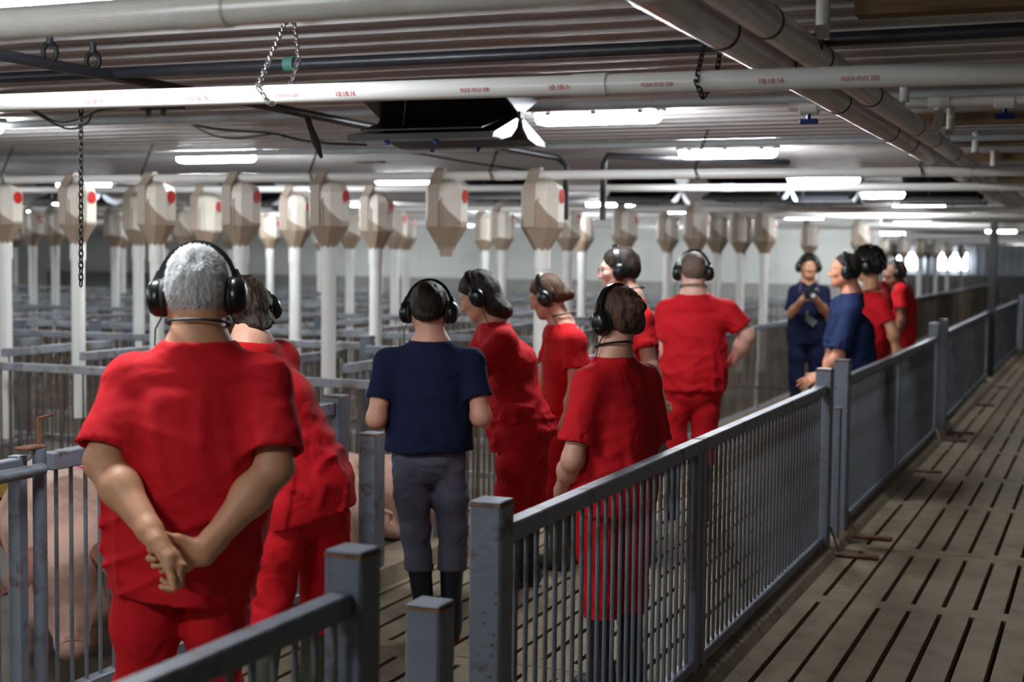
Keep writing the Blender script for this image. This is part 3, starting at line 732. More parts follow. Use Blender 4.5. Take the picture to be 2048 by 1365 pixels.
def smin(a, b, k):
    h = np.maximum(k - np.abs(a - b), 0) / k
    return np.minimum(a, b) - h * h * k * .25
def group_field(prims, lo, n, h):
    D = np.full(n, 1.0, dtype=np.float32)
    for p in prims:
        m = p.k + 3 * h + .02
        l, u = p.bounds(m)
        i0 = np.maximum(np.floor((l - lo) / h).astype(int), 0); i1 = np.minimum(np.ceil((u - lo) / h).astype(int) + 1, n)
        if np.any(i1 <= i0): continue
        X = (lo[0] + h * np.arange(i0[0], i1[0]))[:, None, None]; Y = (lo[1] + h * np.arange(i0[1], i1[1]))[None, :, None]; Z = (lo[2] + h * np.arange(i0[2], i1[2]))[None, None, :]
        d = p.dist(X, Y, Z)
        sl = (slice(i0[0], i1[0]), slice(i0[1], i1[1]), slice(i0[2], i1[2]))
        if p.op == '+': D[sl] = smin(D[sl], d, p.k)
        else: D[sl] = -smin(-D[sl], d, p.k)
    return D
def surface_nets(D, lo, h):
    n = D.shape; S = D < 0
    c = np.zeros([q - 1 for q in n], dtype=np.int8)
    corners = [(i, j, k) for i in (0, 1) for j in (0, 1) for k in (0, 1)]
    sub = lambda A, o: A[o[0]:n[0] - 1 + o[0], o[1]:n[1] - 1 + o[1], o[2]:n[2] - 1 + o[2]]
    for o in corners: c += sub(S, o)
    act = (c > 0) & (c < 8)
    idx = np.argwhere(act)
    if len(idx) == 0: return np.zeros((0, 3)), np.zeros((0, 4), int)
    vid = np.full(act.shape, -1, dtype=np.int64); vid[act] = np.arange(len(idx))
    vals = {o: D[idx[:, 0] + o[0], idx[:, 1] + o[1], idx[:, 2] + o[2]].astype(np.float64) for o in corners}
    acc = np.zeros((len(idx), 3)); cnt = np.zeros(len(idx))
    for o in corners:
        for ax in range(3):
            if o[ax] == 0:
                o2 = list(o); o2[ax] = 1; o2 = tuple(o2)
                a, b = vals[o], vals[o2]; m = (a < 0) != (b < 0)
                t = np.where(m, a / np.where(m, a - b, 1), 0)
                p = np.zeros((len(idx), 3)) + np.array(o, float); p[:, ax] += t
                acc[m] += p[m]; cnt[m] += 1
    verts = (idx + acc / cnt[:, None]) * h + lo
    faces = []
    for ax in range(3):
        a1, a2 = [(1, 2), (2, 0), (0, 1)][ax]
        sl0 = [slice(None)] * 3; sl1 = [slice(None)] * 3
        sl0[ax] = slice(0, n[ax] - 1); sl1[ax] = slice(1, n[ax])
        A = S[tuple(sl0)]; B = S[tuple(sl1)]
        e = np.argwhere(A != B)
        e = e[(e[:, a1] > 0) & (e[:, a2] > 0) & (e[:, a1] < n[a1] - 1) & (e[:, a2] < n[a2] - 1)]
        if len(e) == 0: continue
        inside = A[e[:, 0], e[:, 1], e[:, 2]]
        q = []
        for d1, d2 in ((-1, -1), (0, -1), (0, 0), (-1, 0)):
            g = e.copy(); g[:, a1] += d1; g[:, a2] += d2; q.append(vid[g[:, 0], g[:, 1], g[:, 2]])
        q = np.stack(q, 1); q[~inside] = q[~inside][:, ::-1]
        faces.append(q)
    return verts, np.concatenate(faces)
def field_mesh(groups, h, disp=None, merge_k=.03, bounds=None):
    """groups: list of (prims, cuts) ; cuts: list of (point, normal, k) half-spaces removed on the normal side"""
    lo = np.min([p.bounds(.02)[0] for g in groups for p in g[0] if p.op == '+'], axis=0) - 2 * h
    hi = np.max([p.bounds(.02)[1] for g in groups for p in g[0] if p.op == '+'], axis=0) + 2 * h
    if bounds is not None: lo = np.maximum(lo, bounds[0]); hi = np.minimum(hi, bounds[1])
    n = tuple(np.ceil((hi - lo) / h).astype(int) + 1)
    D = None
    xs = lo[0] + h * np.arange(n[0]); ys = lo[1] + h * np.arange(n[1]); zs = lo[2] + h * np.arange(n[2])
    for g in groups:
        d = group_field(g[0], lo, n, h)
        if disp is not None:
            near = np.argwhere(np.abs(d) < .035); P_ = near * h + lo
            d[near[:, 0], near[:, 1], near[:, 2]] += disp(P_[:, 0], P_[:, 1], P_[:, 2]).astype(np.float32)
        for c in g[1]:
            p, nn = np.array(c[0], float), unit(np.array(c[1], float))
            pl = ((xs - p[0]) * nn[0])[:, None, None] + ((ys - p[1]) * nn[1])[None, :, None] + ((zs - p[2]) * nn[2])[None, None, :]
            hol = c[2] if len(c) > 2 else 0
            if hol:      # hollow the open end so cloth shows an edge
                inner = np.maximum(d + hol, -(pl + .06))
                d = np.maximum(np.maximum(d, pl), -inner)
            else: d = np.maximum(d, pl)
        D = d.astype(np.float32) if D is None else smin(D, d, merge_k).astype(np.float32)
    D[0] = 1; D[-1] = 1; D[:, 0] = 1; D[:, -1] = 1; D[:, :, 0] = 1; D[:, :, -1] = 1
    return surface_nets(D, lo, h)
def join_vf(parts):
    vs = []; fs = []; o = 0
    for v, f in parts: vs.append(v); fs.append(np.asarray(f) + o); o += len(v)
    return np.concatenate(vs), np.concatenate(fs)
def vf_object(name, vf, m, parent, origin, relax=0):
    v, f = vf; v = np.asarray(v) - np.array(origin)[None, :]
    if relax:
        e = np.concatenate([f[:, [0, 1]], f[:, [1, 2]], f[:, [2, 3]], f[:, [3, 0]]])
        for _ in range(relax):
            s = np.zeros_like(v); c = np.zeros(len(v))
            np.add.at(s, e[:, 0], v[e[:, 1]]); np.add.at(c, e[:, 0], 1); np.add.at(s, e[:, 1], v[e[:, 0]]); np.add.at(c, e[:, 1], 1)
            v = v * .45 + .55 * s / np.maximum(c, 1)[:, None]
    me = bpy.data.meshes.new(name)
    me.vertices.add(len(v)); me.vertices.foreach_set('co', v.astype(np.float32).ravel())
    me.loops.add(len(f) * 4); me.loops.foreach_set('vertex_index', f.astype(np.int32).ravel())
    me.polygons.add(len(f)); me.polygons.foreach_set('loop_start', np.arange(0, len(f) * 4, 4, dtype=np.int32))
    me.polygons.foreach_set('use_smooth', np.ones(len(f), dtype=bool))
    me.update(calc_edges=True); me.validate()
    me.materials.append(m)
    return link(name, me, parent)

# ------------------------------------------------------------------ people
SKIN = lambda n, c: mat(n, c, .5, 0, .07, 14, .08, 160, sss=.12)
SK_FAIR = SKIN('skin_fair', srgb(214, 160, 136)); SK_TAN = SKIN('skin_tan', srgb(200, 146, 112)); SK_PALE = SKIN('skin_pale', srgb(222, 174, 156)); SK_BROWN = SKIN('skin_brown', srgb(124, 80, 58)); SK_RUDDY = SKIN('skin_ruddy', srgb(204, 138, 108))
def cloth_mat(name, col, rough=.8):
    m = mat(name, col, rough, 0, .05, 18, .0, 350, spec=.2); nt = m.node_tree; N = nt.nodes; L = nt.links
    tc = N.new('ShaderNodeTexCoord'); n1 = N.new('ShaderNodeTexNoise'); n1.inputs['Scale'].default_value = 6.5; n1.inputs['Detail'].default_value = 2.5; n1.inputs['Distortion'].default_value = 1.2
    n2 = N.new('ShaderNodeTexNoise'); n2.inputs['Scale'].default_value = 420
    L.new(tc.outputs['Object'], n1.inputs[0]); L.new(tc.outputs['Object'], n2.inputs[0])
    b1 = N.new('ShaderNodeBump'); b1.inputs['Strength'].default_value = .6; b1.inputs['Distance'].default_value = .02
    b2 = N.new('ShaderNodeBump'); b2.inputs['Strength'].default_value = .1; b2.inputs['Distance'].default_value = .002
    L.new(n1.outputs['Fac'], b1.inputs['Height']); L.new(n2.outputs['Fac'], b2.inputs['Height']); L.new(b1.outputs[0], b2.inputs['Normal']); L.new(b2.outputs[0], N['Principled BSDF'].inputs['Normal'])
    return m
RED = cloth_mat('red_scrub_cotton', srgb(198, 24, 35))
NAVY = cloth_mat('navy_cotton', srgb(24, 30, 60), .9)
NAVY2 = cloth_mat('navy_scrub_cotton', srgb(30, 44, 82))
GREYP = cloth_mat('slate_trousers', srgb(90, 92, 108))
BOOTM = mat('navy_rubber_boot', srgb(22, 27, 42), .3, 0, .1, 12)
BOOTG = mat('green_rubber_boot', srgb(72, 78, 66), .4, 0, .12, 12)
SOLE = mat('red_boot_sole', srgb(170, 40, 40), .6)
HPM = mat('headphone_black', srgb(16, 17, 20), .28, 0, .05); HPC = mat('ear_cushion', srgb(24, 24, 26), .6)
EYEW = mat('eye_white', srgb(225, 220, 215), .25); IRIS = mat('iris_dark', srgb(46, 32, 24), .2)
def hairmat(n, c, c2): return mat(n, c, .5, metal=0, var=.3, scale=60, bump=.5, bscale=220, second=c2, thr=(.45, .7), sscale=90, stretch=(1, 1, .25), spec=.3)
H_GREY = hairmat('hair_grey', srgb(196, 196, 196), srgb(140, 138, 138)); H_DARK = hairmat('hair_dark', srgb(34, 26, 22), srgb(58, 42, 32)); H_BROWN = hairmat('hair_brown', srgb(66, 46, 34), srgb(104, 74, 52)); H_BLACK = hairmat('hair_black', srgb(18, 16, 16), srgb(36, 30, 28)); H_SHORT = hairmat('hair_short_brown', srgb(96, 78, 70), srgb(126, 102, 92))

FWH = unit(V(_fw.x, _fw.y, 0)); RTH = unit(V(_rt.x, _rt.y, 0)); UP = V(0, 0, 1)
CAMN = V(*CAM); FWN = V(*_fw); RTN = V(*_rt); UPN = V(*_up)
def facing(a):
    a = radians(a); return unit(cos(a) * FWH - sin(a) * RTH)
def pix(px, py, d): return CAMN + (FWN + RTN * ((px - IMG_W / 2) / F_PX) - UPN * ((py - IMG_H / 2) / F_PX)) * d
def depth_of(p): return float((p - CAMN) @ FWN)
def frame(yaw, pitch=0, roll=0):
    """columns side, front, up of a head turned by yaw (0 = away from the lens, 90 = towards the pens), pitched down, rolled"""
    y = facing(yaw); x = np.cross(y, UP); z = UP.copy()
    p = radians(pitch); y2 = y * cos(p) - z * sin(p); z2 = z * cos(p) + y * sin(p)
    r = radians(roll); x3 = x * cos(r) + z2 * sin(r); z3 = z2 * cos(r) - x * sin(r)
    return np.stack([x3, y2, z3], 1)

def head_prims(c, R, s=1., ear=True, beard=False):
    T = lambda x, y, z: c + R @ (V(x, y, z) * s)
    sx, fz = R[:, 0], R[:, 2]
    E = lambda p, r, k=.02, op='+': ell(T(*p), tuple(q * s for q in r), sx, fz, k * s, op)
    K = lambda a, b, ra, rb, k=.015, op='+': C_(T(*a), T(*b), ra * s if np.isscalar(ra) else tuple(q * s for q in ra), rb * s if np.isscalar(rb) else tuple(q * s for q in rb), sx, k * s, op)
    P_ = [E((0, -.014, .030), (.074, .094, .084), .02), E((0, .030, -.030), (.063, .066, .080), .04), E((0, .050, -.082), (.042, .044, .034), .03), E((0, .073, -.100), (.020, .018, .017), .025),
          K((-.055, -.0, -.06), (-.025, .06, -.095), .024, .016, .03), K((.055, -.0, -.06), (.025, .06, -.095), .024, .016, .03),
          K((-.034, .079, .022), (.034, .079, .022), .012, .012, .02), E((-.040, .070, -.025), (.020, .018, .018), .02), E((.040, .070, -.025), (.020, .018, .018), .02),
          E((-.031, .101, .004), (.017, .014, .011), .012, '-'), E((.031, .101, .004), (.017, .014, .011), .012, '-'),
          K((0, .092, .012), (0, .112, -.030), .0085, .012, .014), E((-.011, .103, -.034), (.009, .010, .008), .008), E((.011, .103, -.034), (.009, .010, .008), .008),
          K((-.017, .089, -.060), (.017, .089, -.060), .0065, .0065, .008), K((-.015, .089, -.071), (.015, .089, -.071), .0070, .0070, .008), K((-.022, .101, -.0655), (.022, .101, -.0655), .0022, .0022, .004, '-')]
    if ear: P_ += [E((-.076, -.010, -.012), (.010, .024, .034), .01), E((.076, -.010, -.012), (.010, .024, .034), .01)]
    return P_
def hand_prims(w, dr, pn, side, s=1., curl=(25, 30, 20), thumb=(35, 20), spread=4., each=None):
    """w wrist, dr direction to the knuckles, pn palm normal, side +1: thumb lies along dr x pn"""
    dr = unit(dr); pn = unit(pn - dr * (pn @ dr)); lat = unit(np.cross(dr, pn)) * side
    P_ = [C_(w - dr * .01 * s, w + dr * .045 * s, (.027 * s, .020 * s), (.040 * s, .017 * s), lat, .02), C_(w + dr * .045 * s, w + dr * .086 * s, (.040 * s, .016 * s), (.041 * s, .0125 * s), lat, .015)]
    lens = ((.043, .026, .022), (.047, .030, .023), (.044, .028, .022), (.034, .021, .019))
    for i in range(4):
        off = (.029 - .0193 * i) * s
        cu = each[i] if each else tuple(c * (1 + .12 * i) for c in curl)
        a = radians((1.5 - i) * spread)
        d0 = unit(dr * cos(a) + lat * sin(a)); p = w + dr * (.084 - .004 * abs(i - 1.2)) * s + lat * off
        ang = 0; r0 = (.0098, .0102, .0098, .0086)[i] * s
        for j in range(3):
            ang += radians(cu[j]); d = d0 * cos(ang) + pn * sin(ang); q = p + d * lens[i][j] * s
            P_.append(C_(p, q, r0 * (1 - .09 * j), r0 * (1 - .09 * (j + 1)), lat, .006)); p = q
    t0, t1 = radians(thumb[0]), radians(thumb[1])
    b = w + dr * .022 * s + lat * .022 * s + pn * .006 * s
    d1 = unit(dr * cos(t0) + lat * sin(t0) + pn * .35); p1_ = b + d1 * .046 * s
    d2 = unit(d1 * cos(t1) + dr * sin(t1) + pn * .15); p2_ = p1_ + d2 * .034 * s; d3 = unit(d2 + pn * .12); p3_ = p2_ + d3 * .026 * s
    P_ += [C_(b, p1_, .0165 * s, .0125 * s, lat, .018), C_(p1_, p2_, .0122 * s, .0108 * s, lat, .008), C_(p2_, p3_, .0108 * s, .0085 * s, lat, .006)]
    return P_

def headset(label, c, R, s=1., cable_to=None, mark=False, tilt=0., wide=1.):
    """over-ear headphones: band, two cups with cushions, cable"""
    t = thing('headphones', label, 'headphones', tuple(c))
    T = lambda x, y, z: Vector(R @ (V(x, y, z) * s))
    band = MB(); pad = MB(); n = 22; prev = None; vs = []; fs = []
    for i in range(n + 1):
        a = radians(-100 + 200 * i / n)
        for (ro, yo) in ((.0, -.017), (.0, .017), (.013, .014), (.013, -.014)):
            rx = (.093 * wide + ro); rz = .121 + ro
            vs.append(T(rx * sin(a), -.006 + yo + tilt * max(cos(a), 0), rz * cos(a) + .004))
    for i in range(n):
        for j in range(4): fs.append((i * 4 + j, i * 4 + (j + 1) % 4, (i + 1) * 4 + (j + 1) % 4, (i + 1) * 4 + j))
    fs += [(0, 1, 2, 3), tuple(n * 4 + j for j in range(4))]
    band.add(vs, fs).build('headband', HPM, t, True)
    for sd in (-1, 1):
        x0 = sd * .083 * wide
        rings = ((0., .036, .046), (.012, .042, .053), (.026, .041, .051), (.040, .030, .040), (.046, .016, .022))
        vs = []; fs = []; m = 20
        for dx, ry, rz in rings:
            for j in range(m):
                a = 2 * pi * j / m; vs.append(T(x0 + sd * dx, -.008 + ry * cos(a), -.018 + rz * sin(a)))
        for i in range(len(rings) - 1):
            for j in range(m): fs.append((i * m + j, i * m + (j + 1) % m, (i + 1) * m + (j + 1) % m, (i + 1) * m + j))
        fs += [tuple(range(m)), tuple((len(rings) - 1) * m + j for j in range(m))]
        cup = MB().add(vs, fs).build('ear_cup', HPM, t, True)
        loop = [T(x0 + sd * .001, -.008 + .034 * cos(2 * pi * j / 16), -.018 + .044 * sin(2 * pi * j / 16)) for j in range(16)]
        MB().tube(loop, .0105 * s, 8, closed=True).build('ear_cushion', HPC, cup, True)
        MB().tube([T(sd * .097 * wide, -.006, .055), T(sd * .112 * wide, -.006, .02), T(sd * .121 * wide, -.008, -.012)], .007 * s, 8).build('yoke', HPM, cup, True)
        if mark:
            q = MB()
            for k, (oy, wd) in enumerate(((-.012, .012), (.002, .007), (.012, .008))): q.box(tuple(T(x0 + sd * .041, -.008 + oy, -.040)), (.006 * s, .006 * s, .004 * s))
            q.build('white_mark', STRIP, cup)
    if cable_to is not None:
        a = T(-.090 * wide, -.005, -.070); e = Vector(tuple(cable_to - c)); mid = (a + e) / 2 + Vector((0, 0, -.02)) + T(-.02, 0, 0)
        MB().tube([a, a * .7 + mid * .3 + T(-.012, 0, -.01), mid, e], .0022, 6).build('cable', RUBBER, t, True)
    return t

def to_blk(v): return Vector((float(v[0]), float(v[1]), float(v[2])))
def person(label, d0, base, height, face, J=None, head=None, hand=None, build=None, cloth=None, hair=None, skin=SK_FAIR, h=.009, seed=0, boots=None, hp=None, lanyard=False, glasses=None):
    """J: joint -> (px, py[, depth shift]) ; base: pixel column of the feet ; face: heading"""
    J = J or {}; B = dict(cw=.165, cd=.115, ww=.155, wd=.115, hw=.170, hd=.125, arm=1., sl=.055, sle=.075, leg=1., neck=1.); B.update(build or {})
    CL = dict(top=RED, bottom=RED, hem=.16, sleeve=.78, bootz=.36, amp=.008, collar=-.012, vneck=0.); CL.update(cloth or {})
    s = height / 1.75; fy = facing(face); fx = np.cross(fy, UP)
    g0 = pix(base, 520, d0); o = V(g0[0], g0[1], 0)
    dflt = dict(pelvis=(0, 0, .96), waist=(0, 0, 1.10), chest=(0, 0, 1.28), neck=(0, -.02, 1.475), head=(0, .02, 1.62), shL=(-.185, -.01, 1.41), shR=(.185, -.01, 1.41), elL=(-.235, -.03, 1.13), elR=(.235, -.03, 1.13), wrL=(-.235, .06, .89), wrR=(.235, .06, .89),
                hipL=(-.09, 0, .92), hipR=(.09, 0, .92), knL=(-.10, .02, .50), knR=(.10, .02, .50), anL=(-.105, -.02, .09), anR=(.105, -.02, .09))
    q = {}
    for n_, l in dflt.items():
        p = o + (fx * l[0] + fy * l[1] + UP * l[2]) * s
        if n_ in J:
            j = J[n_]; p = pix(j[0], j[1], depth_of(p) + (j[2] if len(j) > 2 else 0))
        q[n_] = p
    root = thing('person', label, 'person', tuple(o))
    lat_s = unit(q['shR'] - q['shL']); lat_h = unit(q['hipR'] - q['hipL'])
    # head
    hd = dict(yaw=face, pitch=5, roll=0, s=s * .99); hd.update(head or {})
    R = frame(hd['yaw'], hd['pitch'], hd['roll']); hs = hd['s']; hc = q['head']
    TH = lambda x, y, z: hc + R @ (V(x, y, z) * hs)
    nb = q['neck'] - UP * .03 * s
    nk = [C_(TH(0, -.022, -.045), nb, (.056 * hs * B['neck'], .058 * hs * B['neck']), (.064 * s * B['neck'], .060 * s * B['neck']), R[:, 0], .03)]
    upc = (q['shL'] + q['shR']) / 2
    trap = [C_(q['neck'] - UP * .02 * s, q['shL'] * .75 + upc * .25, .052 * s, .050 * s, lat_s, .05), C_(q['neck'] - UP * .02 * s, q['shR'] * .75 + upc * .25, .052 * s, .050 * s, lat_s, .05), C_(upc - UP * .03 * s, upc - UP * .10 * s, (.13 * s, .075 * s), (.13 * s, .085 * s), lat_s, .05)]
    hh = min(h, .0075) * (1.0 if h < .012 else 1.15)
    sk = [field_mesh([(head_prims(hc, R, hs) + nk + trap, [])], hh * .72 if h < .012 else .0072)]
    # torso and legs below the clothes
    core = [C_(q['pelvis'], q['waist'], (B['hw'] * .82 * s, B['hd'] * .8 * s), (B['ww'] * .85 * s, B['wd'] * .82 * s), lat_h, .06), C_(q['waist'], q['chest'], (B['ww'] * .85 * s, B['wd'] * .82 * s), (B['cw'] * .86 * s, B['cd'] * .82 * s), lat_s, .06), C_(q['chest'], upc - UP * .04 * s, (B['cw'] * .86 * s, B['cd'] * .82 * s), (.13 * s, .075 * s), lat_s, .06)]
    for sd in 'LR':
        core += [C_(q['hip' + sd], q['kn' + sd], .068 * s, .048 * s, lat_h, .04), C_(q['kn' + sd], q['an' + sd], .046 * s, .034 * s, lat_h, .03), C_(upc + (q['sh' + sd] - upc) * .5, q['sh' + sd], .05 * s, .05 * s, lat_s, .04), C_(q['sh' + sd], q['sh' + sd] * .6 + q['el' + sd] * .4, .046 * s, .042 * s, lat_s, .03)]
    sk.append(field_mesh([(core, [])], .018))
    HD = hand or {}
    for sd in 'LR':
        sh, el, wr = q['sh' + sd], q['el' + sd], q['wr' + sd]; a = B['arm'] * s
        hv = dict(dr=unit(wr - el), pn=fx if sd == 'L' else -fx, side=0, curl=(22, 28, 18), thumb=(32, 15), spread=3., each=None); hv.update(HD.get(sd, {}))
        if hv['dr'] is not None and not isinstance(hv['dr'], np.ndarray): hv['dr'] = V(*hv['dr'])
        mid = wr * .62 + el * .38
        dr = unit(hv['dr']); pn = np.array(hv['pn'], float)
        side = hv['side']
        if side == 0:   # thumb side: towards the front of the body
            side = 1 if np.cross(dr, pn) @ fy > 0 else -1
        ap = [C_(sh * .62 + el * .38, el, .047 * a, .040 * a, lat_s, .03), C_(el, el * .68 + wr * .32, .040 * a, .043 * a, lat_s, .03), C_(el * .68 + wr * .32, mid * .4 + wr * .6, .043 * a, .028 * a, lat_s, .03), C_(mid * .4 + wr * .6, wr, (.028 * a, .024 * a), (.027 * a, .021 * a), np.cross(dr, pn), .02)]
        ap += hand_prims(wr, dr, pn, side, s * hv.get('scale', 1.), hv['curl'], hv['thumb'], hv['spread'], hv['each'])
        sk.append(field_mesh([(ap, [])], .0042 if h < .0095 else (.0052 if h < .012 else .0065)))
    vf_object('body', join_vf(sk), skin, root, o, relax=1)
    # eyes
    for sd in (-1, 1):
        e = MB().sphere(tuple(TH(sd * .031, .0825, .003) - o), .0118 * hs, 10, 8).build('eye', EYEW, root, True)
        MB().sphere(tuple(TH(sd * .031, .0905, .002) - o), .0056 * hs, 8, 6).build('iris', IRIS, e, True)
    # shirt
    rs = np.random.RandomState(seed + 100)
    f1 = rs.uniform(0, 40, 3); amp = CL['amp']
    def folds(x, y, z):
        u = (x - o[0]) * fx[0] + (y - o[1]) * fx[1]; v = (x - o[0]) * fy[0] + (y - o[1]) * fy[1]
        n1 = vnoise(u * 6 + f1[0], v * 6, z * 4 + f1[1]); n2 = vnoise(u * 11 + 9 + 2 * n1, v * 11 + f1[2], z * 2.2 + 2 * n1)
        n3 = vnoise(u * 5 + z * 9 + f1[0] + 1.5 * n1, v * 5 - z * 4, z * 3 - u * 3); n4 = vnoise(u * 5 - z * 10 + f1[1], v * 5 + z * 5, z * 3 + 1.5 * n1)
        low = np.clip((1.36 * s - z) / (.45 * s), .25, 1.)
        rid = lambda n: np.exp(-((n - .5) / .085) ** 2)
        out = amp * low * ((n1 - .5) * .9 - rid(n2) * .75 - rid(n3) * .9 - rid(n4) * .8 + .9)
        for c in CL.get('creases', ()):
            A_, B_, w_, dep = c; ab = B_ - A_; L2 = ab @ ab
            t = np.clip(((x - A_[0]) * ab[0] + (y - A_[1]) * ab[1] + (z - A_[2]) * ab[2]) / L2, 0, 1)
            dx = x - A_[0] - ab[0] * t; dy = y - A_[1] - ab[1] * t; dz = z - A_[2] - ab[2] * t
            dv = dx * FWN[0] + dy * FWN[1] + dz * FWN[2]; kd = 1 - .9 * (np.abs(dv) < .11)
            dx = dx - dv * FWN[0] * (1 - kd); dy = dy - dv * FWN[1] * (1 - kd); dz = dz - dv * FWN[2] * (1 - kd)
            out = out + dep * np.exp(-(dx * dx + dy * dy + dz * dz) / (w_ * w_)) * np.sin(np.pi * np.clip(t, .02, .98)) ** .5
        return out
    hemc = q['pelvis'] - (q['waist'] - q['pelvis']) / np.linalg.norm(q['waist'] - q['pelvis']) * (CL['hem'] - .03) * s
    hw, hdp, ww, wd, cw, cd = [B[k] * s for k in ('hw', 'hd', 'ww', 'wd', 'cw', 'cd')]
    axt = unit(q['waist'] - q['pelvis'])
    tor = [C_(hemc - axt * .08 * s, q['pelvis'], (hw * 1.07, hdp * 1.08), (hw * 1.03, hdp * 1.03), lat_h, .06), C_(q['pelvis'], q['waist'], (hw * 1.03, hdp * 1.03), (ww, wd), lat_h, .08), C_(q['waist'], q['chest'], (ww, wd), (cw, cd), lat_s, .08),
           C_(q['chest'], upc - UP * .05 * s, (cw, cd), (np.linalg.norm(q['shR'] - q['shL']) * .38, .085 * s), lat_s, .07)]
    shr = B['sl'] * s
    for sd in 'LR':
        tor += [C_(q['neck'] - UP * .028 * s, q['sh' + sd] * .8 + upc * .2, .050 * s, shr * .94, lat_s, .05), C_(upc * .6 + q['sh' + sd] * .4 - UP * .03 * s, q['sh' + sd], .066 * s, shr, lat_s, .05)]
    hemn = -axt
    if 'hemn' in CL: hemn = unit(np.array(CL['hemn'], float))
    nh = C_(q['neck'] + UP * CL['collar'] * s - fy * .0, q['neck'] + UP * .14 * s, (.078 * s * B['neck'], .070 * s * B['neck']), (.10 * s, .10 * s), lat_s, .010, '-', .2)
    tor.append(C_(q['neck'] - UP * .10 * s, q['neck'] - UP * .030 * s, (.140 * s * B['neck'], .088 * s * B['neck']), (.092 * s * B['neck'], .080 * s * B['neck']), lat_s, .04, '+', .4))
    if CL['vneck']: tor.append(C_(q['neck'] + fy * .07 * s, q['neck'] + fy * .12 * s - UP * CL['vneck'], .045 * s, .015 * s, lat_s, .01, '-'))
    groups = [(tor + [nh], [(hemc, hemn, .016)])]
    for sd in 'LR':
        sh, el = q['sh' + sd], q['el' + sd]; ax = unit(el - sh); L_ = np.linalg.norm(el - sh); t = CL['sleeve']
        pe = sh + ax * L_ * t
        groups.append(([C_(sh, sh + ax * L_ * (t + .22), shr, B['sle'] * s, lat_s, .04)], [(pe, ax, .014)]))
    vf_object('shirt', field_mesh(groups, h, folds, .04), CL['top'], root, o, relax=1)
    # trousers
    def pfolds(x, y, z):
        u = (x - o[0]) * fx[0] + (y - o[1]) * fx[1]; v = (x - o[0]) * fy[0] + (y - o[1]) * fy[1]
        n1 = vnoise(u * 8 + 20 + f1[0], v * 8, z * 5); n2 = vnoise(u * 9 + z * 10 + 7 * n1, v * 9 + 3, z * 14 + f1[1])
        return .008 * ((n1 - .5) * 1.2 + (np.abs(n2 - .5) * 2 - .5) * 1.1)
    lg = B['leg'] * s
    pel = [C_(q['pelvis'] - UP * .02 * s, q['pelvis'] + axt * .06 * s, (hw * .99, hdp * .99), (ww * .97, wd * .95), lat_h, .06)]
    gp = [(pel, [])]
    for sd in 'LR':
        hp_, kn, an = q['hip' + sd], q['kn' + sd], q['an' + sd]; bz = CL['bootz'] * s
        low = kn + (an - kn) * np.clip((kn[2] - bz) / max(kn[2] - an[2], .01), 0, 1)
        gp.append(([C_(hp_ - UP * .02, hp_ * .5 + kn * .5, (.090 * lg, .108 * lg), (.080 * lg, .090 * lg), lat_h, .05), C_(hp_ * .5 + kn * .5, kn, (.080 * lg, .090 * lg), (.070 * lg, .078 * lg), lat_h, .05), C_(kn, low - UP * .05, (.070 * lg, .078 * lg), (.074 * lg, .080 * lg), lat_h, .04)], [(low, -UP, .012)]))
    vf_object('trousers', field_mesh(gp, h, pfolds, .018), CL['bottom'], root, o, relax=1)
    # boots
    bm_ = boots or BOOTM
    for sd in 'LR':
        kn, an = q['kn' + sd], q['an' + sd]; bz = (CL['bootz'] + .05) * s
        top = kn + (an - kn) * np.clip((kn[2] - bz) / max(kn[2] - an[2], .01), 0, 1)
        ft = V(an[0], an[1], 0)
        bp = [C_(top, V(an[0], an[1], .10), (.060 * s, .062 * s), (.046 * s, .050 * s), fx, .03), C_(ft - fy * .035 * s + UP * .045, ft + fy * .13 * s + UP * .036, (.040 * s, .045), (.046 * s, .038), fx, .04), C_(ft - fy * .02 + UP * .05, V(an[0], an[1], .12), .045 * s, .048 * s, fx, .03)]
        b_ = vf_object('boot', field_mesh([(bp, [(top, UP), (ft + UP * .004, -UP)])], max(h, .009)), bm_, root, o, relax=1)
        sp = [C_(ft - fy * .045 * s + UP * .012, ft + fy * .14 * s + UP * .012, (.044 * s, .014), (.048 * s, .014), fx, .02)]
        vf_object('boot_sole', field_mesh([(sp, [(ft + UP * .001, -UP)])], .009), SOLE if bm_ is BOOTM else RUBBER, b_, o)
    # hair
    if hair:
        E = lambda p, r, k=.02, op='+': ell(TH(*p), tuple(z * hs for z in r), R[:, 0], R[:, 2], k, op)
        K = lambda a, b, ra, rb, k=.02, op='+': C_(TH(*a), TH(*b), tuple(z * hs for z in ra) if not np.isscalar(ra) else ra * hs, tuple(z * hs for z in rb) if not np.isscalar(rb) else rb * hs, R[:, 0], k, op)
        th = hair.get('thick', .010); top_ = hair.get('top', 1.0)
        hp1 = [E((0, -.016, .032), (.074 + th, .094 + th, .084 + th * top_), .02), E((0, -.055, -.015), (.066 + th * .7, .052 + th * .6, .062), .03)]
        for a in hair.get('extra', ()): hp1.append(E(*a[1:]) if a[0] == 'E' else K(*a[1:]))
        hl = hair.get('line', (.075, .055)); cuts = [(TH(0, hl[0], hl[1]), R @ unit(V(0, 1., hair.get('tilt', -.9))))]
        cuts.append((TH(0, -.05, hair.get('nape', -.075)), R @ unit(V(0, .35, -1))))
        hp1 += [E((0, hair.get('fy', .095), -.03), (.062, .06, .085), .015, '-')]
        for a in hair.get('holes', ()): hp1.append(E(a[0], a[1], .012, '-'))
        ga = [(hp1, cuts)]
        if hair.get('free'): ga.append(([K(*a) for a in hair['free']], []))
        ha = hair.get('amp', .005)
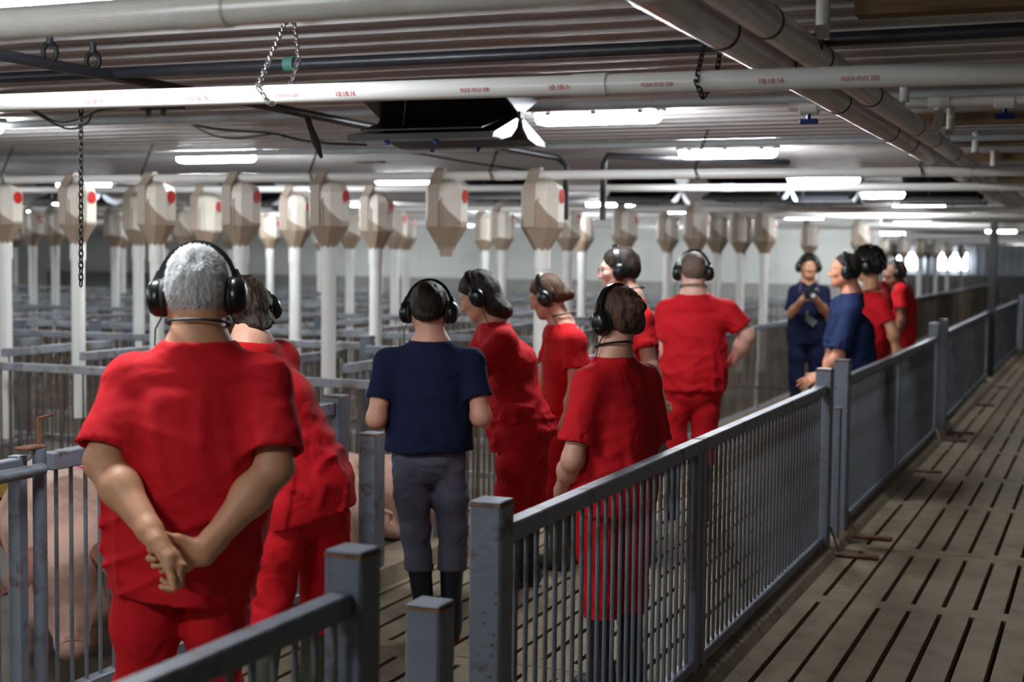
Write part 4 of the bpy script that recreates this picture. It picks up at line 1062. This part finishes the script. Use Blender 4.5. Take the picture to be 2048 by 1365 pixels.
        def hd_(x, y, z):
            p = np.stack([x - hc[0], y - hc[1], z - hc[2]], 1) @ R
            n1 = vnoise(p[:, 0] * 60 + 11, p[:, 1] * 60, p[:, 2] * 24 + seed); n2 = vnoise(p[:, 0] * 130, p[:, 1] * 130 + seed, p[:, 2] * 36)
            return ha * ((n1 - .5) * 1.2 + (n2 - .5) * 1.0)
        ho = vf_object('hair', field_mesh(ga, hair.get('h', min(h, .008) * .62), hd_, .02), hair.get('mat', H_DARK), root, o)
        if hair.get('strands'):
            N_, lg_, sm = hair['strands']; r2 = np.random.RandomState(seed)
            me_ = ho.data; nv = len(me_.vertices); co = np.empty(nv * 3, np.float32); me_.vertices.foreach_get('co', co); co = co.reshape(-1, 3)
            no = np.empty(nv * 3, np.float32); me_.vertices.foreach_get('normal', no); no = no.reshape(-1, 3)
            pick = r2.randint(0, nv, N_); vs = []; fs = []
            whorl = np.array(TH(*hair.get('whorl', (.02, -.10, .055))) - o)
            for i in pick:
                p = co[i]; n_ = no[i]; out_ = p - whorl; out_ = out_ - n_ * (out_ @ n_); dd = np.linalg.norm(out_); out_ = out_ / (dd + 1e-6)
                if dd < hair.get('bald', 0) * r2.rand(): continue
                d = unit(n_ * .42 + out_ * 1.0 - np.array([0, 0, .12]) + r2.normal(0, .17, 3)); L_ = lg_ * r2.uniform(.6, 1.25)
                sdv = unit(np.cross(d, n_ + r2.normal(0, .1, 3))) * .00075
                k = len(vs); bpt = p - n_ * .002; tip = bpt + d * L_ - n_ * L_ * .12; md = bpt + d * L_ * .55
                vs += [bpt - sdv, bpt + sdv, md - sdv * .8, md + sdv * .8, tip]; fs += [(k, k + 1, k + 3, k + 2), (k + 2, k + 3, k + 4)]
            mm_ = MB(); mm_.v = [tuple(float(z) for z in v) for v in vs]; mm_.f = fs
            me2 = bpy.data.meshes.new('hair_strands'); me2.from_pydata(mm_.v, [], mm_.f); me2.materials.append(sm or hair.get('mat')); 
            so = link('hair_strands', me2, ho); tag(so, kind='stuff')
    if glasses:
        m = MB()
        for sd in (-1, 1):
            m.tube([to_blk(TH(sd * (.033 + .022 * cos(a)), .112 - abs(cos(a)) * .002, .000 + .016 * sin(a)) - o) for a in [2 * pi * k / 14 for k in range(14)]], .0016, 5, closed=True)
            m.tube([to_blk(TH(sd * .055, .110, .004) - o), to_blk(TH(sd * .074, .06, .006) - o), to_blk(TH(sd * .078, -.01, .004) - o)], .0018, 5)
        m.tube([to_blk(TH(-.011, .112, .004) - o), to_blk(TH(.011, .112, .004) - o)], .0015, 5)
        m.build('eyeglasses', RUBBER, root, True)
    if lanyard:
        lp_ = []
        for k in range(15):
            a = radians(-150 + 300 * k / 14 + 90); rr = .071 * s * B['neck'] + .004
            lp_.append(to_blk(q['neck'] - o + fx * rr * cos(a) * 1.02 - fy * rr * sin(a) + UP * (.034 + .016 * sin(a)) * s))
        MB().tube(lp_, .0042, 6).build('neck_cord', RUBBER, root, True)
    if hp:
        tgt = q['neck'] - UP * .06 - lat_s * .10 * s
        headset(hp['label'], hc, R, hs * hp.get('s', 1.), tgt if hp.get('cable', True) else None, hp.get('mark', False), hp.get('tilt', 0.), hp.get('wide', 1.))
    return root, q, R
# ------------------------------------------------------------------ the visitors
L_ = lambda x=0, y=0, z=0: RTH * x + UP * z + FWH * y       # direction: right, away, up
# 1 grey-haired man, hands clasped behind his back
def cr(d, a, b, w=.018, dep=-.008): return (pix(a[0], a[1], d), pix(b[0], b[1], d), w, dep)
dG = 3.60
person('person in red scrubs with short grey hair, hands clasped behind the back', 3.75, 365, 1.67, 3,
       J=dict(head=(396, 582, .03), neck=(398, 672), shL=(262, 762), shR=(530, 762), elL=(206, 925, -.08), elR=(550, 935, -.08), wrL=(318, 1088, -.335), wrR=(404, 1108, -.285), chest=(390, 835), waist=(382, 960), pelvis=(372, 1068), hipL=(300, 1100), hipR=(440, 1100), knL=(285, 1400), knR=(430, 1400), anL=(280, 1690), anR=(430, 1690)),
       head=dict(yaw=2, pitch=12, roll=2, s=.985),
       hand=dict(L=dict(dr=L_(.72, -.05, -.69), pn=L_(-.65, -.2, -.72), side=-1, curl=(42, 58, 40), thumb=(24, 14), spread=2), R=dict(dr=L_(-.96, .06, -.08), pn=L_(.0, -1., -.1), side=1, curl=(22, 58, 55), thumb=(40, 20))),
       build=dict(cw=.205, cd=.15, ww=.205, wd=.16, hw=.195, hd=.15, arm=1.18, sl=.066, sle=.094, leg=1.05, neck=1.12),
       cloth=dict(hem=.20, sleeve=.86, amp=.011, creases=[cr(dG, (290, 800), (330, 1010)), cr(dG, (500, 790), (520, 930)), cr(dG, (545, 830), (500, 960)), cr(dG, (395, 760), (398, 930)), cr(dG, (440, 880), (480, 1010)), cr(dG, (330, 1010), (470, 1045)), cr(dG, (345, 1055), (440, 1040)), cr(dG, (255, 900), (310, 960))]),
       hair=dict(thick=.007, top=1.0, amp=.003, mat=H_GREY, line=(.05, .06), nape=-.070, strands=(9000, .016, mat('hair_grey_strand', srgb(214, 214, 214), .45, 0, .2, 40)), whorl=(.012, -.098, .060), bald=.014, holes=[((.012, -.121, .068), (.014, .016, .020))]), skin=SK_TAN, h=.0072, seed=1, hp=dict(label='black over-ear headphones on the grey-haired person', wide=1.06, tilt=.01), lanyard=True)
# 2 short dark hair, leaning toward the pen
person('person in red scrubs with short dark hair leaning toward the sow pen', 4.9, 590, 1.64, 48,
       J=dict(head=(492, 622, .05), neck=(502, 678), shL=(455, 735), shR=(562, 718), elL=(428, 890, .1), elR=(560, 900, .2), wrL=(440, 960, .25), wrR=(500, 985, .3), chest=(548, 812), waist=(583, 905), pelvis=(605, 985), hipL=(562, 1025), hipR=(645, 1020), knL=(545, 1165), knR=(645, 1150), anL=(520, 1395), anR=(622, 1375)),
       head=dict(yaw=25, pitch=28, roll=18), build=dict(cw=.165, cd=.125, ww=.165, wd=.13, hw=.185, hd=.155, sl=.060, leg=1.05),
       cloth=dict(hem=.13, amp=.011, bootz=.33), hair=dict(thick=.016, amp=.010, mat=H_DARK, nape=-.14, extra=[('E', (0, -.065, -.075), (.062, .042, .065), .02)]), skin=SK_FAIR, h=.0085, seed=2, boots=BOOTG, hp=dict(label='black over-ear headphones on the leaning person with short dark hair'))
# 3 navy shirt, slate trousers
person('person in navy t-shirt and slate grey trousers with dark hair in a low knot', 6.03, 860, 1.57, 4,
       J=dict(head=(858, 618), neck=(862, 676), shL=(775, 724), shR=(944, 724), elL=(753, 838, -.03), elR=(962, 834, -.03), wrL=(790, 835, .18), wrR=(922, 835, .18), chest=(858, 762), waist=(857, 840), pelvis=(857, 905), hipL=(818, 930), hipR=(898, 930), knL=(832, 1065), knR=(905, 1060), anL=(850, 1238), anR=(902, 1225)),
       head=dict(yaw=-4, pitch=16), build=dict(cw=.172, cd=.125, ww=.170, wd=.13, hw=.178, hd=.145, arm=1.08, sl=.056, sle=.076, leg=.95),
       cloth=dict(top=NAVY, bottom=GREYP, hem=.02, amp=.005, sleeve=.66, bootz=.33), hair=dict(thick=.014, amp=.004, mat=H_DARK, nape=-.085, extra=[('E', (0, -.100, -.055), (.050, .030, .032), .02)]), skin=SK_FAIR, h=.0085, seed=3, hp=dict(label='black studio headphones on the person in navy t-shirt', s=1.06, wide=1.05))
# 4 long dark hair, bending
person('person in red scrubs with long dark hair bending over toward the pens', 6.95, 1030, 1.66, 72,
       J=dict(head=(957, 590, -.02), neck=(990, 640), shL=(1008, 684, .02), shR=(980, 664), elL=(948, 748), elR=(935, 745), wrL=(915, 800), wrR=(912, 800), chest=(1020, 730), waist=(1028, 802), pelvis=(1043, 862), hipL=(1040, 880), hipR=(1055, 880), knL=(1025, 985), knR=(1060, 985), anL=(1012, 1170), anR=(1055, 1135)),
       head=dict(yaw=78, pitch=28, roll=0), build=dict(cw=.155, cd=.125, ww=.155, wd=.125, hw=.165, hd=.155, sl=.060, leg=1.05),
       cloth=dict(hem=.10, amp=.013, sleeve=.9, bootz=.34), hair=dict(thick=.014, amp=.003, mat=H_DARK, nape=-.2, free=[((0, -.050, .01), (.0, -.055, -.10), (.078, .062), (.080, .055)), ((0, -.055, -.08), (0, -.085, -.135), (.080, .060), (.070, .045))]), skin=SK_FAIR, h=.009, seed=4, hp=dict(label='black over-ear headphones on the person with long dark hair', mark=True))
# 5 hair in a bun
person('person in red scrubs with brown hair in a bun looking down', 7.5, 1133, 1.60, 66,
       J=dict(head=(1094, 592), neck=(1124, 642), shL=(1150, 682), shR=(1108, 668), elL=(1150, 785), wrL=(1132, 845), elR=(1085, 770), wrR=(1080, 830), chest=(1132, 725), waist=(1133, 795), pelvis=(1132, 850)),
       head=dict(yaw=72, pitch=24), hand=dict(L=dict(curl=(55, 60, 40))), build=dict(cw=.15, cd=.12, ww=.15, wd=.12, hw=.165, hd=.14, arm=.95, sle=.074),
       cloth=dict(hem=.10, amp=.011, sleeve=.56, bootz=.33), hair=dict(thick=.012, amp=.004, mat=H_BROWN, nape=-.08, free=[((0, -.120, -.042), (0, -.126, -.044), .036, .034)]), skin=SK_FAIR, h=.009, seed=5, boots=BOOTG, hp=dict(label='black over-ear headphones on the person with a bun looking down', mark=True), lanyard=True)
# 6 glasses
person('person in red scrubs with glasses and short dark hair, seen in profile', 7.65, 1262, 1.73, 62,
       J=dict(head=(1238, 538), neck=(1262, 592), shL=(1284, 640), shR=(1232, 625), elL=(1300, 735), wrL=(1318, 795), elR=(1215, 730), wrR=(1195, 800), chest=(1262, 690), waist=(1265, 765), pelvis=(1266, 830)),
       head=dict(yaw=84, pitch=8), hand=dict(L=dict(curl=(40, 50, 35))), build=dict(cw=.17, cd=.125, ww=.165, wd=.13, hw=.175, hd=.14),
       cloth=dict(hem=.12, amp=.011, sleeve=.62), hair=dict(thick=.010, amp=.004, mat=H_DARK, nape=-.055, line=(.075, .06), tilt=-.3), skin=SK_PALE, h=.009, seed=6, hp=dict(label='black over-ear headphones on the person wearing thin glasses', tilt=.01), glasses=True, lanyard=True)
# 7 by the fence
person('person in red scrubs with tied-up brown hair standing right behind the alley fence', 5.27, 1228, 1.58, 32,
       J=dict(head=(1234, 636), neck=(1228, 706), shL=(1178, 768), shR=(1290, 760), elL=(1146, 920, -.02), elR=(1316, 915), wrL=(1122, 985, .14), wrR=(1290, 985, .22), chest=(1228, 810), waist=(1228, 895), pelvis=(1228, 968), hipL=(1190, 995), hipR=(1265, 990), knL=(1200, 1190), knR=(1258, 1185), anL=(1202, 1400), anR=(1262, 1395)),
       head=dict(yaw=40, pitch=8), build=dict(cw=.158, cd=.125, ww=.165, wd=.135, hw=.172, hd=.145, arm=1.05, sl=.058, sle=.080),
       cloth=dict(hem=.15, amp=.011, sleeve=.80, bootz=.34), hair=dict(thick=.014, amp=.008, mat=H_BROWN, nape=-.080, free=[((0, -.10, .035), (0, -.128, .03), .042, .036)]), skin=SK_FAIR, h=.0085, seed=7, hp=dict(label='glossy black over-ear headphones on the person behind the alley fence', mark=True, s=1.05), glasses=True, lanyard=True)
# 8 broad back
person('broad-backed person in red scrubs with cropped hair and one hand on the hip', 8.9, 1385, 1.70, -4,
       J=dict(head=(1386, 541), neck=(1387, 584), shL=(1334, 622), shR=(1455, 622), elL=(1318, 705), wrL=(1322, 765, .1), elR=(1496, 672), wrR=(1463, 728, .02), chest=(1385, 660), waist=(1385, 725), pelvis=(1384, 772)),
       head=dict(yaw=0, pitch=6), hand=dict(R=dict(dr=L_(-.8, .5, -.25), pn=L_(-.3, .2, -.8), curl=(40, 45, 30))), build=dict(cw=.205, cd=.15, ww=.205, wd=.16, hw=.200, hd=.155, arm=1.15, sl=.066, sle=.082, leg=1.1, neck=1.15),
       cloth=dict(hem=.06, amp=.011, sleeve=.70), hair=dict(thick=.006, amp=.002, mat=H_SHORT, nape=-.06), skin=SK_PALE, h=.010, seed=8, hp=dict(label='black over-ear headphones on the broad-backed person', wide=1.08), lanyard=True)
# 9 photographer
rp, qp, Rp = person('person in dark navy scrubs holding a camera up, facing the group', 14.0, 1617, 1.71, 180,
       J=dict(shR=(1590, 584), shL=(1648, 584), elR=(1582, 628, -.08), elL=(1652, 626, -.08), wrR=(1606, 598, -.26), wrL=(1632, 598, -.26)),
       head=dict(yaw=178, pitch=8), hand=dict(R=dict(dr=L_(.5, -.4, .5), pn=L_(.6, .2, .1), curl=(40, 45, 30)), L=dict(dr=L_(-.5, -.4, .5), pn=L_(-.6, .2, .1), curl=(40, 45, 30))), build=dict(cw=.165, hw=.175, sle=.085),
       cloth=dict(top=NAVY, bottom=NAVY, hem=.16, amp=.007, sleeve=.86, vneck=.06), hair=dict(thick=.008, amp=.003, mat=H_DARK, nape=-.07, line=(.07, .05)), skin=SK_TAN, h=.0125, seed=9, hp=dict(label='black over-ear headphones on the person holding a camera', wide=1.06))
# 10 man in navy
person('person in navy scrubs with greying hair and open hand, behind the twin fence posts', 10.0, 1706, 1.74, 66,
       J=dict(head=(1690, 540), neck=(1704, 582), shL=(1703, 624), shR=(1680, 612), elL=(1675, 716), wrL=(1643, 752, -.05), elR=(1665, 710), wrR=(1650, 760), chest=(1705, 665), waist=(1708, 725), pelvis=(1708, 775)),
       head=dict(yaw=80, pitch=4), hand=dict(L=dict(dr=L_(-.9, 0, -.35), pn=L_(0, .5, -.6), curl=(8, 12, 10), thumb=(55, 10), spread=8)), build=dict(cw=.175, cd=.135, ww=.18, wd=.145, hw=.18, hd=.145, arm=1.1, sl=.062, sle=.088),
       cloth=dict(top=NAVY2, bottom=NAVY2, hem=.14, amp=.011, sleeve=.86), hair=dict(thick=.006, amp=.003, mat=H_DARK, nape=-.07, line=(.045, .06), tilt=-.75), skin=SK_RUDDY, h=.010, seed=10, hp=dict(label='black over-ear headphones on the person in navy scrubs by the twin posts', mark=True))
# 11 curly hair
person('tall person in red t-shirt with thick curly dark hair holding the fence rail', 11.4, 1746, 1.76, 55,
       J=dict(head=(1736, 530), neck=(1740, 590), shL=(1764, 614), elL=(1786, 664), wrL=(1792, 692, -.05)),
       head=dict(yaw=62, pitch=10), hand=dict(L=dict(dr=L_(.3, -.5, -.6), pn=L_(-.2, .4, -.9), curl=(45, 50, 30))), build=dict(cw=.17, cd=.13, ww=.165, wd=.13),
       cloth=dict(hem=.10, amp=.011, sleeve=.6), hair=dict(thick=.040, top=1.1, amp=.022, mat=H_BLACK, nape=-.085, h=.007), skin=SK_TAN, h=.011, seed=11, hp=dict(label='black headphones sunk in thick curly hair', s=1.18), lanyard=True)
# 12 shaved head
person('person in red t-shirt with shaved head and brown skin beside the fence', 13.2, 1806, 1.70, 68,
       J=dict(head=(1790, 545), neck=(1802, 586)), head=dict(yaw=84, pitch=6), build=dict(cw=.165, cd=.13, ww=.16, wd=.125),
       cloth=dict(hem=.12, amp=.011, sleeve=.6), hair=dict(thick=.002, amp=.0005, mat=mat('stubble', srgb(70, 46, 36), .6), nape=-.05, line=(.03, .06)), skin=SK_BROWN, h=.012, seed=12, hp=dict(label='black over-ear headphones on the person with shaved head'))
# camera and badge of the photographing person
cc = (qp['wrR'] + qp['wrL']) / 2 + L_(0, -.05, .045)
t = thing('camera', 'black camera with pale lens cap ring held by the person in dark navy scrubs', 'camera', tuple(cc), YAW)
MB().bbox((0, 0, 0), (.125, .06, .085), .012).build('camera_body', BLACKP, t); MB().tube([(0, -.03, -.005), (0, -.115, -.01)], .034, 16).build('lens_barrel', BLACKP, t, True); MB().tube([(0, -.115, -.01), (0, -.119, -.01)], .024, 16).build('lens_glass', BOXG, t, True); MB().bbox((0, 0, .052), (.05, .05, .03), .008).build('viewfinder_hump', BLACKP, t); MB().bbox((.045, -.02, .048), (.02, .02, .012), .003).build('shutter_button', BOXG, t)
MB().tube([(-.06, 0, .03), (-.09, .06, .02), (-.08, .12, .14)], .006, 6).build('strap', mat('strap_purple', srgb(90, 60, 80), .7), t); MB().tube([(.06, 0, .03), (.09, .06, .02), (.08, .12, .14)], .006, 6).build('strap', MATS['strap_purple'], t)
bp_ = pix(1622, 642, depth_of(qp['waist']) - .175)
t = thing('name_badge', 'pale plastic badge clipped to the dark navy scrubs', 'badge', tuple(bp_), YAW)
q_ = MB().bbox((0, 0, 0), (.11, .006, .065), .002, Matrix.Rotation(radians(38), 3, 'Y')).build('badge_card', mat('badge_grey', srgb(110, 130, 130), .3), t); MB().tube([(-.05, 0, .04), (-.03, 0, .10)], .004, 6).build('badge_clip', STRIP, t)
# ------------------------------------------------------------------ sows in the pens
PIG = mat('sow_skin', srgb(212, 172, 154), .62, 0, .10, 5, .25, 90, srgb(132, 100, 80), (.46, .74), 4, sss=.05)
EARM = mat('sow_ear', srgb(150, 96, 80), .6, 0, .15, 12); PAINT = mat('magenta_marker', srgb(220, 50, 150), .6, 0, .1); SNOUT = mat('sow_snout', srgb(186, 128, 116), .5, 0, .15, 12)
def sow_mesh(kind):
    dn = {'stand': 0., 'down': -.17, 'lie': -.10}[kind]; lz = -.26 if kind == 'lie' else 0.
    T = lambda x, y, z: V(x, y, z + lz)
    hx, hz = (0.0, .40 + dn) if kind != 'stand' else (0., .46)
    P_ = [C_(T(0, -.45, .52), T(0, -.05, .50), (.205, .235), (.225, .265), (1, 0, 0), .1), C_(T(0, -.05, .50), T(0, .36, .53), (.225, .265), (.195, .235), (1, 0, 0), .1), C_(T(0, .36, .54), T(0, .58, .50 + dn * .5), (.180, .20), (.155, .17), (1, 0, 0), .08),
          C_(T(0, .58, .50 + dn * .5), T(0, .74, .42 + dn), (.145, .155), (.088, .088), (1, 0, 0), .06), C_(T(0, .74, .42 + dn), T(0, .86 + dn * .15, .33 + dn), (.080, .080), (.066, .058), (1, 0, 0), .04), C_(T(0, .86 + dn * .15, .33 + dn), T(0, .885 + dn * .2, .315 + dn), (.070, .056), (.068, .054), (1, 0, 0), .01),
          C_(T(-.075, .61, .40 + dn * .85), T(.075, .61, .40 + dn * .85), .10, .10, (0, 1, 0), .06)]
    for sx in (-1, 1):
        if kind == 'lie': P_ += [C_(T(sx * .15, .36, .36), T(sx * .19, .50, .30), .075, .05, (1, 0, 0), .06), C_(T(sx * .16, -.42, .40), T(sx * .22, -.20, .31), .11, .06, (1, 0, 0), .08)]
        else: P_ += [C_(T(sx * .125, .34, .40), T(sx * .13, .36, .20), .085, .050, (1, 0, 0), .06), C_(T(sx * .13, .36, .20), T(sx * .13, .345, .03), .045, .040, (1, 0, 0), .03), C_(T(sx * .13, -.44, .45), T(sx * .13, -.40, .28), .125, .075, (1, 0, 0), .06), C_(T(sx * .13, -.40, .28), T(sx * .13, -.49, .19), .070, .050, (1, 0, 0), .03), C_(T(sx * .13, -.49, .19), T(sx * .13, -.46, .03), .045, .042, (1, 0, 0), .03)]
    P_ += [ell(T(-.08, .73, .465 + dn), (.012, .02, .012), (1, 0, 0), (0, 0, 1), .012, '-'), ell(T(.08, .73, .465 + dn), (.012, .02, .012), (1, 0, 0), (0, 0, 1), .012, '-')]
    return field_mesh([(P_, [(V(0, 0, .002), V(0, 0, -1))])], .013, lambda x, y, z: .010 * (vnoise(x * 9, y * 9, z * 9 + 3) - .5))
SOW = {}
def sow(label, loc, heading, kind='stand', scale=1., mark=None, group=None):
    """heading: world angle of the snout"""
    t = thing('sow', label, 'pig', loc, radians(heading) - pi / 2, group); t.scale = (scale,) * 3
    if kind not in SOW:
        b = vf_object('body', sow_mesh(kind), PIG, t, V(0, 0, 0), relax=1); SOW[kind] = b.data
    else: link('body', SOW[kind], t)
    dn = {'stand': 0., 'down': -.17, 'lie': -.10}[kind] + (-.26 if kind == 'lie' else 0.); lz = -.26 if kind == 'lie' else 0; d0 = dn - lz
    for sx in (-1, 1):
        e = MB(); n = 8; vs = []; fs = []
        base = Vector((sx * .115, .585, .590 + d0 * .55 + lz)); tip = Vector((sx * .215, .80, .500 + d0 + lz)); wv = Vector((sx * .8, -.35, -.25))
        for i in range(7):
            f = i / 6; c = base.lerp(tip, f) + Vector((0, 0, .045 * sin(pi * f))); w = .088 * (sin(pi * min(1., .32 + .68 * f)) ** .7 + .02)
            for j in range(5):
                g = (j / 4 - .5) * 2; vs.append(c + wv.normalized() * w * g + Vector((0, .01, .030)) * (1 - g * g)); 
        m5 = len(vs); vs += [v + Vector((0, .0, -.010)) for v in vs]
        for i in range(6):
            for j in range(4):
                a = i * 5 + j; fs += [(a, a + 1, a + 6, a + 5), (m5 + a + 5, m5 + a + 6, m5 + a + 1, m5 + a)]
        for i in range(6): fs += [(i * 5, i * 5 + 5, m5 + i * 5 + 5, m5 + i * 5), (i * 5 + 4, m5 + i * 5 + 4, m5 + i * 5 + 9, i * 5 + 9)]
        e.add(vs, fs).build('ear', EARM, t, True)
        MB().sphere((sx * .082, .72, .462 + d0 + lz), .013, 8, 6).build('eye', RUBBER, t, True)
    sn = MB(); sn.tube([(0, .885 + d0 * .2, .315 + d0 + lz), (0, .905 + d0 * .2, .305 + d0 + lz)], [.066, .060], 16); s_ = sn.build('snout', SNOUT, t, True)
    for sx in (-1, 1): MB().sphere((sx * .020, .906 + d0 * .2, .308 + d0 + lz), .010, 8, 6, (1, .5, 1)).build('nostril', RUBBER, s_, True)
    MB().tube([(0, -.66, .58 + lz), (.02, -.70, .56 + lz), (.04, -.69, .52 + lz), (.01, -.70, .50 + lz)], [.014, .012, .010, .006], 8).build('tail', PIG, t, True)
    if mark:
        pts = []
        for k in range(9):
            a = radians(-70 + mark[1] * k / 8); pts.append((.231 * sin(a) * 1.0, mark[0], .50 + lz + .276 * cos(a)))
        MB().tube(pts, .013, 6).build('paint_mark', PAINT, t, True)
    return t
sow('pale sow with folded ear pushing its snout at the pen gate', (-4.165, 4.875, 0), -46, 'down', .95, (.05, 70))
sow('pale sow standing beyond the sow at the gate, with no marks', (-4.5, 5.78, 0), 172, 'stand', .82)
sow('muddy sow turned away along the gate, beside the sow at the gate', (-3.68, 5.38, 0), 94, 'stand', .66)
sow('sow lying alone near the rusty latch pin', (-5.45, 3.75, 0), 95, 'lie', 1.0)
sow('sow with magenta rump stripe resting beyond the gate sow', (-5.68, 5.27, 0), 4, 'lie', .90, (-.3, 120))
sow('sow with magenta stripe lying behind the low dark stub post', (-4.1, 6.52, 0), 186, 'lie', .95, (-.1, 120))
sow('sow with magenta shoulder stripe beside the low dark stub post', (-4.22, 7.40, 0), 6, 'lie', .9, (.22, 110))
for k, (x, y, a, sc) in enumerate(((-5.07, 12.45, 90, 1.), (-6.02, 12.4, 90, .95), (-7.92, 12.45, 90, .98), (-8.80, 12.45, 90, 1.), (-6.17, 15.5, 90, 1.), (-5.12, 15.4, 90, 1.))):
    sow('sow half hidden behind barred stalls deep in the pens', (x, y, 0), a, 'stand' if k % 2 else 'lie', sc, None, 'sows in the deeper stalls')
